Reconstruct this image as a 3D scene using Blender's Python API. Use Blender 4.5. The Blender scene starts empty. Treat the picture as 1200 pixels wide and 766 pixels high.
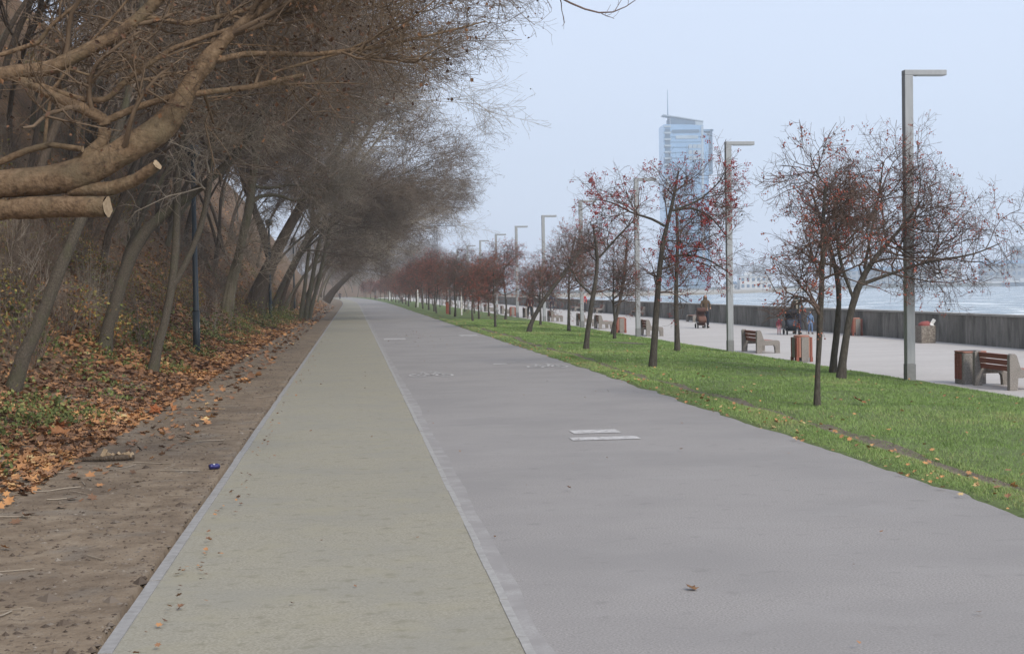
import bpy, bmesh, math, random
import numpy as np
from mathutils import Vector, Matrix, Euler

S = bpy.context.scene
COL = S.collection
R_ = math.radians

# ------------------------------------------------------------------ camera
cd = bpy.data.cameras.new('camera'); cam = bpy.data.objects.new('camera', cd); COL.objects.link(cam)
cd.sensor_width = 36.0; cd.lens = 51.0; cd.clip_start = 0.1; cd.clip_end = 4000
_r = Vector((0.99388396, -0.10930752, -0.01570183)); _u = Vector((0.01849105, 0.02455035, 0.99952757)); _f = Vector((0.1088704, 0.99370476, -0.02642141))
cam.matrix_world = Matrix(((_r.x, _u.x, -_f.x, 0.0), (_r.y, _u.y, -_f.y, 0.0), (_r.z, _u.z, -_f.z, 1.95), (0, 0, 0, 1)))
S.camera = cam

# ------------------------------------------------------------------ sky, sun, exposure
SUN_EL, SUN_AZ = R_(38), R_(155)          # overcast: soft light from behind the camera, right of the path
W = bpy.data.worlds.new('World'); S.world = W; W.use_nodes = True
nt = W.node_tree; nt.nodes.clear()
o = nt.nodes.new('ShaderNodeOutputWorld'); b = nt.nodes.new('ShaderNodeBackground'); sk = nt.nodes.new('ShaderNodeTexSky')
sk.sky_type = 'NISHITA'; sk.sun_disc = False; sk.sun_elevation = SUN_EL; sk.sun_rotation = SUN_AZ
sk.air_density = 1.0; sk.dust_density = 3.0; sk.ozone_density = 1.0
mx = nt.nodes.new('ShaderNodeMix'); mx.data_type = 'RGBA'; mx.inputs[0].default_value = 0.85
mx.inputs[7].default_value = (5.0, 5.6, 6.85, 1)      # even cloud layer over the clear sky
nt.links.new(sk.outputs[0], mx.inputs[6]); nt.links.new(mx.outputs[2], b.inputs[0]); b.inputs[1].default_value = 0.1
nt.links.new(b.outputs[0], o.inputs[0])
sl = bpy.data.lights.new('sun', 'SUN'); sl.energy = 1.5; sl.angle = R_(16); sl.color = (1.0, 0.93, 0.83)
sun = bpy.data.objects.new('sun', sl); COL.objects.link(sun)
sd = Vector((math.sin(SUN_AZ) * math.cos(SUN_EL), math.cos(SUN_AZ) * math.cos(SUN_EL), math.sin(SUN_EL)))
sun.rotation_euler = sd.to_track_quat('Z', 'Y').to_euler()
S.view_settings.view_transform = 'Standard'; S.view_settings.look = 'None'; S.view_settings.gamma = 1
S.view_settings.exposure = 0.7
S.cycles.use_denoising = True
S.cycles.max_bounces = 5; S.cycles.diffuse_bounces = 2; S.cycles.glossy_bounces = 2; S.cycles.transmission_bounces = 2
S.cycles.transparent_max_bounces = 4; S.cycles.volume_bounces = 2
S.cycles.use_adaptive_sampling = False

# ------------------------------------------------------------------ helpers
def tag(o, label=None, cat=None, group=None, kind=None):
    if label: o['label'] = label
    if cat: o['category'] = cat
    if group: o['group'] = group
    if kind: o['kind'] = kind
    return o

def link(name, data, parent=None):
    o = bpy.data.objects.new(name, data); COL.objects.link(o)
    if parent: o.parent = parent
    return o

def thing(name, label, cat, loc=(0, 0, 0), rz=0, group=None):
    o = link(name, None); o.location = loc; o.rotation_euler = (0, 0, rz); o.empty_display_size = .2
    return tag(o, label, cat, group)

def dup(root, loc, rz=None, sc=None, label=None, group=None, skip=()):
    r = root.copy(); COL.objects.link(r); r.location = loc
    if rz is not None: r.rotation_euler = (0, 0, rz)
    if sc is not None: r.scale = (sc, sc, sc) if not isinstance(sc, tuple) else sc
    if label: r['label'] = label
    if group: r['group'] = group
    for ch in list(root.children):
        if ch.name.split('.')[0] in skip: continue
        c = ch.copy(); COL.objects.link(c); c.parent = r
        for g in list(ch.children):
            d = g.copy(); COL.objects.link(d); d.parent = c
    return r

def mesh_np(name, V, polys, mats, smooth=False, attr=None):
    """V (n,3); polys: list of (index array (m,k), material index)"""
    me = bpy.data.meshes.new(name)
    V = np.asarray(V, np.float32)
    me.vertices.add(len(V)); me.vertices.foreach_set('co', V.ravel())
    li, ls, lt, mi = [], [], [], []; off = 0
    for F, m in polys:
        F = np.asarray(F, np.int32)
        if len(F) == 0: continue
        n, k = F.shape
        li.append(F.ravel()); ls.append(off + np.arange(n, dtype=np.int32) * k); lt.append(np.full(n, k, np.int32)); mi.append(np.full(n, m, np.int32)); off += n * k
    li = np.concatenate(li); ls = np.concatenate(ls); lt = np.concatenate(lt); mi = np.concatenate(mi)
    me.loops.add(len(li)); me.loops.foreach_set('vertex_index', li)
    me.polygons.add(len(ls)); me.polygons.foreach_set('loop_start', ls); me.polygons.foreach_set('loop_total', lt)
    me.polygons.foreach_set('material_index', mi)
    me.polygons.foreach_set('use_smooth', np.full(len(ls), bool(smooth)))
    for m in (mats if isinstance(mats, (list, tuple)) else [mats]): me.materials.append(m)
    if attr is not None:
        a = me.attributes.new('tint', 'FLOAT', 'POINT'); a.data.foreach_set('value', np.asarray(attr, np.float32))
    me.update(calc_edges=True); me.validate()
    return me

class MB:
    """collects small solids into one mesh"""
    def __init__(s): s.bm = bmesh.new()
    def box(s, c, d, rot=None, bevel=0, taper=1.0):
        r = bmesh.ops.create_cube(s.bm, size=1); vs = r['verts']
        for v in vs:
            k = taper if v.co.z > 0 else 1
            v.co = Vector((v.co.x * d[0] * k, v.co.y * d[1] * k, v.co.z * d[2]))
        if bevel:
            es = list({e for v in vs for e in v.link_edges})
            q = bmesh.ops.bevel(s.bm, geom=es, offset=bevel, segments=2, affect='EDGES', profile=.5)
            vs = list({v for f in q['faces'] for v in f.verts} | {v for v in vs if v.is_valid})
        M = Matrix.Translation(c)
        if rot: M = M @ Euler(rot).to_matrix().to_4x4()
        bmesh.ops.transform(s.bm, matrix=M, verts=vs); return s
    def prism(s, prof, x0, x1, bevel=0, axis='x'):
        """closed profile [(a,b)] extruded; axis x: a->y b->z; axis y: a->x b->z"""
        def P(a, b, t): return (t, a, b) if axis == 'x' else ((a, t, b) if axis == 'y' else (a, b, t))
        A = [s.bm.verts.new(P(a, b, x0)) for a, b in prof]; B = [s.bm.verts.new(P(a, b, x1)) for a, b in prof]
        fs = [s.bm.faces.new(A[::-1]), s.bm.faces.new(B)]
        n = len(prof)
        for i in range(n): fs.append(s.bm.faces.new((A[i], A[(i + 1) % n], B[(i + 1) % n], B[i])))
        bmesh.ops.recalc_face_normals(s.bm, faces=fs)
        if bevel:
            es = [e for f in fs[:2] for e in f.edges]
            bmesh.ops.bevel(s.bm, geom=es, offset=bevel, segments=2, affect='EDGES', profile=.5)
        return s
    def tube(s, pts, rad, n=8):
        pts = [Vector(p) for p in pts]; rad = rad if isinstance(rad, (list, tuple)) else [rad] * len(pts)
        rings = []
        for i, p in enumerate(pts):
            t = (pts[min(i + 1, len(pts) - 1)] - pts[max(i - 1, 0)]).normalized()
            ref = Vector((0, 0, 1)) if abs(t.z) < .9 else Vector((1, 0, 0))
            u = t.cross(ref).normalized(); v = t.cross(u)
            rings.append([s.bm.verts.new(p + rad[i] * (u * math.cos(6.2832 * k / n) + v * math.sin(6.2832 * k / n))) for k in range(n)])
        fs = []
        for a, b in zip(rings, rings[1:]):
            for k in range(n): fs.append(s.bm.faces.new((a[k], a[(k + 1) % n], b[(k + 1) % n], b[k])))
        fs.append(s.bm.faces.new(rings[0][::-1])); fs.append(s.bm.faces.new(rings[-1]))
        bmesh.ops.recalc_face_normals(s.bm, faces=fs); return s
    def ball(s, c, r, sub=1, sc=(1, 1, 1)):
        q = bmesh.ops.create_icosphere(s.bm, subdivisions=sub, radius=r)
        bmesh.ops.transform(s.bm, matrix=Matrix.Translation(c) @ Matrix.Diagonal((*sc, 1)), verts=q['verts']); return s
    def torus(s, c, R, r, axis='x', n=16, m=6):
        pts = []
        for i in range(n):
            a = 6.2832 * i / n; ring = []
            for j in range(m):
                b_ = 6.2832 * j / m; q = R + r * math.cos(b_); h = r * math.sin(b_)
                p = (h, q * math.cos(a), q * math.sin(a)) if axis == 'x' else ((q * math.cos(a), h, q * math.sin(a)) if axis == 'y' else (q * math.cos(a), q * math.sin(a), h))
                ring.append(s.bm.verts.new(Vector(c) + Vector(p)))
            pts.append(ring)
        fs = []
        for i in range(n):
            for j in range(m): fs.append(s.bm.faces.new((pts[i][j], pts[(i + 1) % n][j], pts[(i + 1) % n][(j + 1) % m], pts[i][(j + 1) % m])))
        bmesh.ops.recalc_face_normals(s.bm, faces=fs); return s
    def build(s, name, mat, parent=None, smooth=False, loc=None):
        me = bpy.data.meshes.new(name); s.bm.to_mesh(me); s.bm.free(); me.materials.append(mat)
        if smooth: me.polygons.foreach_set('use_smooth', np.ones(len(me.polygons), bool))
        o = link(name, me, parent)
        if loc: o.location = loc
        return o

def vnoise(x, y, seed=0):
    x = np.asarray(x, float); y = np.asarray(y, float)
    xi = np.floor(x).astype(np.int64); yi = np.floor(y).astype(np.int64); fx = x - xi; fy = y - yi
    fx = fx * fx * (3 - 2 * fx); fy = fy * fy * (3 - 2 * fy)
    def h(a, b_):
        n = (a * 374761393 + b_ * 668265263 + seed * 974634777) & 0xFFFFFFFF
        n = ((n ^ (n >> 13)) * 1274126177) & 0xFFFFFFFF
        return ((n ^ (n >> 16)) & 0xFFFF) / 65535.0
    return (h(xi, yi) * (1 - fx) + h(xi + 1, yi) * fx) * (1 - fy) + (h(xi, yi + 1) * (1 - fx) + h(xi + 1, yi + 1) * fx) * fy
def fbm(x, y, seed=0, n=4):
    s = 0; a = .5; t = 0
    for i in range(n): s = s + a * vnoise(x * 2**i, y * 2**i, seed + i); t += a; a *= .5
    return s / t

# ------------------------------------------------------------------ materials
def mat(name, stops, scale=5, rough=.9, bump=0, bscale=None, stretch=(1, 1, 1), big=None, detail=8, attr=None, spec=.2, metal=0, dist=.02, island=None):
    m = bpy.data.materials.new(name); m.use_nodes = True; t = m.node_tree; N = t.nodes; L = t.links
    p = N['Principled BSDF']; p.inputs['Roughness'].default_value = rough; p.inputs['Specular IOR Level'].default_value = spec; p.inputs['Metallic'].default_value = metal
    tc = N.new('ShaderNodeTexCoord'); mp = N.new('ShaderNodeMapping'); mp.inputs['Scale'].default_value = stretch
    L.new(tc.outputs['Object'], mp.inputs['Vector'])
    if attr:
        fac = N.new('ShaderNodeAttribute'); fac.attribute_name = attr; fo = fac.outputs['Fac']
    else:
        no = N.new('ShaderNodeTexNoise'); no.inputs['Scale'].default_value = scale; no.inputs['Detail'].default_value = detail; no.inputs['Roughness'].default_value = .65
        L.new(mp.outputs[0], no.inputs['Vector']); fo = no.outputs['Fac']
    cr = N.new('ShaderNodeValToRGB'); e = cr.color_ramp.elements
    while len(e) < len(stops): e.new(.5)
    for i, (pos, c) in enumerate(stops): e[i].position = pos; e[i].color = (*c, 1)
    L.new(fo, cr.inputs['Fac']); col = cr.outputs['Color']
    if big:   # (scale, colour, lo, hi): large blotches of another colour
        for bs, bc, lo, hi, amt in (big if isinstance(big[0], (tuple, list)) else [big]):
            n2 = N.new('ShaderNodeTexNoise'); n2.inputs['Scale'].default_value = bs; n2.inputs['Detail'].default_value = 5
            L.new(mp.outputs[0], n2.inputs['Vector'])
            mr = N.new('ShaderNodeMapRange'); mr.inputs['From Min'].default_value = lo; mr.inputs['From Max'].default_value = hi; mr.inputs['To Max'].default_value = amt
            L.new(n2.outputs['Fac'], mr.inputs['Value'])
            mm = N.new('ShaderNodeMix'); mm.data_type = 'RGBA'; mm.inputs[7].default_value = (*bc, 1)
            L.new(mr.outputs[0], mm.inputs[0]); L.new(col, mm.inputs[6]); col = mm.outputs[2]
    L.new(col, p.inputs['Base Color'])
    if bump:
        nb = N.new('ShaderNodeTexNoise'); nb.inputs['Scale'].default_value = bscale or scale * 3; nb.inputs['Detail'].default_value = 6
        L.new(mp.outputs[0], nb.inputs['Vector'])
        bp = N.new('ShaderNodeBump'); bp.inputs['Strength'].default_value = bump; bp.inputs['Distance'].default_value = dist
        L.new(nb.outputs['Fac'], bp.inputs['Height']); L.new(bp.outputs[0], p.inputs['Normal'])
    return m
def plain(name, c, rough=.6, spec=.3, var=.12, scale=12, metal=0, bump=.0):
    d = tuple(v * (1 - var) for v in c); l = tuple(min(1, v * (1 + var)) for v in c)
    return mat(name, [(.3, d), (.7, l)], scale, rough, spec=spec, metal=metal, bump=bump)

M = {}
M['dirt'] = mat('dirt', [(.25, (.12, .09, .064)), (.5, (.218, .167, .117)), (.75, (.30, .243, .178))], 3.2, .95, .6, 30,
    big=[(.55, (.12, .09, .066), .5, .7, .7), (1.7, (.20, .178, .15), .55, .7, .6), (14, (.07, .05, .038), .60, .68, .6), (30, (.30, .25, .20), .68, .74, .5)], dist=.03)
M['hill'] = mat('leafy_hill', [(.3, (.075, .052, .036)), (.5, (.18, .115, .07)), (.7, (.30, .17, .09))], 6, .95, .7, 20, big=(1.2, (.06, .065, .03), .5, .7, .5), dist=.05)
M['walk'] = mat('gritty_path', [(.28, (.20, .182, .132)), (.5, (.31, .288, .228)), (.72, (.41, .385, .31))], 66, .95, .04, 300,
    big=[(.9, (.272, .262, .226), .4, .65, .55), (2.2, (.32, .295, .215), .52, .7, .55), (7, (.20, .188, .135), .58, .70, .55), (16, (.17, .158, .115), .66, .74, .6)], stretch=(.9, 1.1, 1), dist=.006)
M['asphalt'] = mat('worn_asphalt', [(.3, (.175, .163, .153)), (.5, (.30, .282, .268)), (.7, (.415, .393, .373))], 72, .9, .03, 300,
    big=[(.5, (.245, .233, .224), .42, .62, .55), (1.4, (.33, .313, .30), .52, .70, .35), (5, (.21, .20, .19), .60, .72, .45), (23, (.17, .16, .153), .70, .76, .4), (29, (.42, .405, .39), .70, .78, .4)], stretch=(.9, 1.1, 1), dist=.005)
M['kerb'] = mat('pale_kerb', [(.3, (.25, .242, .232)), (.7, (.36, .35, .338))], 14, .9, .3, 90, big=(3, (.22, .21, .19), .55, .7, .5), dist=.004)
M['kerb_mid'] = mat('pale_middle_kerb', [(.3, (.29, .28, .265)), (.7, (.41, .398, .38))], 14, .9, big=(3, (.29, .278, .265), .55, .7, .7))
M['dust'] = mat('dusty_edge', [(.35, (.30, .287, .275)), (.65, (.39, .375, .36))], 60, .95, big=(3.5, (.288, .273, .262), .35, .6, 1.0))
M['paint'] = mat('worn_white_paint', [(.36, (.30, .285, .275)), (.50, (.50, .485, .47)), (.75, (.62, .60, .585))], 9, .8)
M['paint_faded'] = mat('faded_white_paint', [(.40, (.285, .27, .26)), (.56, (.54, .52, .505))], 7, .85)
M['paint_ghost'] = mat('ghost_white_paint', [(.5, (.25, .24, .242)), (.72, (.36, .35, .345))], 5, .85)
M['lawn'] = mat('lawn_soil', [(.3, (.09, .115, .045)), (.55, (.14, .185, .068)), (.75, (.175, .21, .085))], 12, .95, .5, 60, big=[(.8, (.13, .15, .06), .52, .7, .6)], dist=.03)
M['soil'] = mat('track_soil', [(.3, (.12, .10, .075)), (.6, (.20, .165, .13)), (.8, (.27, .23, .185))], 9, .95, .5, 40, dist=.02)
M['grass'] = mat('grass', [(0, (.12, .185, .055)), (.5, (.23, .35, .105)), (.85, (.32, .38, .15)), (1, (.38, .33, .17))], attr='tint', rough=.7)
M['prom'] = mat('promenade_paving', [(.3, (.42, .392, .365)), (.5, (.485, .455, .425)), (.7, (.54, .51, .478))], 14, .9, .25, 90,
    big=[(.35, (.43, .40, .375), .4, .65, .6), (2, (.53, .50, .465), .55, .7, .5)], stretch=(.5, 1.5, 1), dist=.005)
M['wall'] = mat('sea_wall_concrete', [(.3, (.15, .142, .127)), (.5, (.235, .223, .203)), (.72, (.34, .325, .295))], 2.6, .95, .5, 20, stretch=(1.6, 1.6, .4),
    big=[(.5, (.11, .105, .095), .45, .65, .7), (1.4, (.075, .07, .062), .52, .68, .7), (6, (.34, .32, .29), .64, .76, .5)], dist=.03)
M['cope'] = mat('lit_coping', [(.3, (.27, .26, .24)), (.7, (.40, .385, .36))], 4, .95, .3, 30)  # paler than the wall: its lit top edge is put into this colour
M['conc'] = mat('pebbled_concrete', [(.32, (.155, .14, .126)), (.5, (.26, .238, .216)), (.66, (.39, .36, .33))], 55, .95, .6, 80, big=(3, (.15, .138, .128), .5, .7, .5), dist=.008)
M['slat'] = mat('red_brown_slat', [(.3, (.20, .068, .05)), (.6, (.31, .112, .082)), (.8, (.41, .19, .145))], 6, .6, .2, 30, stretch=(6, .6, 6))
M['slat_seat'] = mat('pink_slat', [(.3, (.27, .12, .085)), (.6, (.38, .19, .14)), (.8, (.48, .28, .22))], 6, .6, .2, 30, stretch=(6, .6, 6))  # lighter, pinker tone of the red brown slats
M['post'] = mat('grey_post', [(.3, (.29, .305, .315)), (.7, (.37, .385, .395))], 4, .45, spec=.4, stretch=(3, 3, .4))
M['post_base'] = plain('darker_grey_post', (.22, .225, .225), .5)
M['lens'] = plain('lamp_lens', (.55, .56, .55), .25, .5)
M['slate'] = mat('slate_blue_paint', [(.3, (.018, .028, .036)), (.7, (.030, .042, .052))], 5, .5, spec=.4, stretch=(3, 3, .5))
M['bark_grey'] = mat('grey_bark', [(.3, (.06, .05, .04)), (.5, (.105, .09, .07)), (.72, (.18, .158, .125))], 26, .95, .8, 40, stretch=(2, 2, 1.3), big=(2.2, (.10, .105, .06), .52, .68, .55), dist=.03)
M['bark_pale'] = mat('pale_green_bark', [(.3, (.13, .115, .08)), (.55, (.20, .18, .13)), (.75, (.27, .25, .19))], 24, .95, .7, 40, stretch=(2, 2, .6), big=(2.2, (.14, .14, .08), .52, .68, .5), dist=.03)
M['bark_brown'] = mat('brown_bark', [(.3, (.075, .050, .032)), (.5, (.175, .118, .072)), (.72, (.27, .19, .12))], 11, .95, .35, 26, stretch=(1.6, 1.6, 1.6), big=[(1.8, (.17, .135, .085), .5, .68, .7), (5, (.05, .035, .025), .6, .7, .7)], dist=.05)
M['bark_dark'] = mat('dark_bark', [(.3, (.065, .05, .038)), (.55, (.12, .093, .07)), (.75, (.19, .155, .122))], 22, .95, .8, 40, stretch=(2, 2, .6), dist=.03)
M['bark_haw'] = mat('hawthorn_bark', [(.3, (.045, .038, .032)), (.55, (.085, .075, .062)), (.75, (.14, .128, .108))], 14, .95, .7, 22, stretch=(2, 2, .6), dist=.02)
M['twig_brown'] = mat('brown_twigs', [(.3, (.085, .064, .048)), (.5, (.18, .14, .108)), (.75, (.33, .275, .22))], 1.3, .9)
M['twig_warm'] = mat('warm_brown_twigs', [(.3, (.10, .07, .046)), (.7, (.22, .158, .105))], 3, .9)
M['twig_pale'] = mat('pale_twigs', [(.3, (.20, .165, .125)), (.7, (.42, .365, .295))], 1.3, .9)
M['twig_haw'] = mat('hawthorn_twigs', [(.3, (.085, .058, .048)), (.7, (.185, .13, .108))], 2, .9)
M['cut'] = mat('fresh_cut_wood', [(.3, (.24, .17, .105)), (.5, (.36, .27, .175)), (.7, (.46, .36, .25))], 22, .85)
M['berry'] = mat('red_berries', [(0, (.20, .02, .022)), (.6, (.38, .035, .035)), (1, (.46, .07, .05))], attr='tint', rough=.4, spec=.4)
M['berry_far'] = mat('rusty_red_berries', [(0, (.22, .055, .04)), (.6, (.40, .105, .075)), (1, (.48, .19, .12))], attr='tint', rough=.6)
M['leaf'] = mat('fallen_leaves', [(0, (.115, .07, .046)), (.3, (.24, .135, .08)), (.6, (.40, .205, .095)), (.85, (.54, .28, .115)), (1, (.58, .43, .21))], attr='tint', rough=.75)
M['leaf_hang'] = mat('hanging_leaves', [(0, (.06, .04, .03)), (.6, (.12, .065, .04)), (1, (.21, .11, .055))], attr='tint', rough=.75)
M['plant'] = mat('low_plants', [(0, (.065, .085, .03)), (.6, (.14, .17, .055)), (1, (.26, .25, .09))], attr='tint', rough=.7)
M['clod'] = mat('clods', [(0, (.05, .038, .03)), (.6, (.11, .085, .066)), (1, (.26, .225, .185))], attr='tint', rough=.95)
M['shrub_leaf'] = mat('shrub_leaves', [(0, (.16, .18, .05)), (.4, (.30, .26, .08)), (.75, (.36, .20, .07)), (1, (.28, .11, .05))], attr='tint', rough=.7)
POLY = {}
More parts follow.
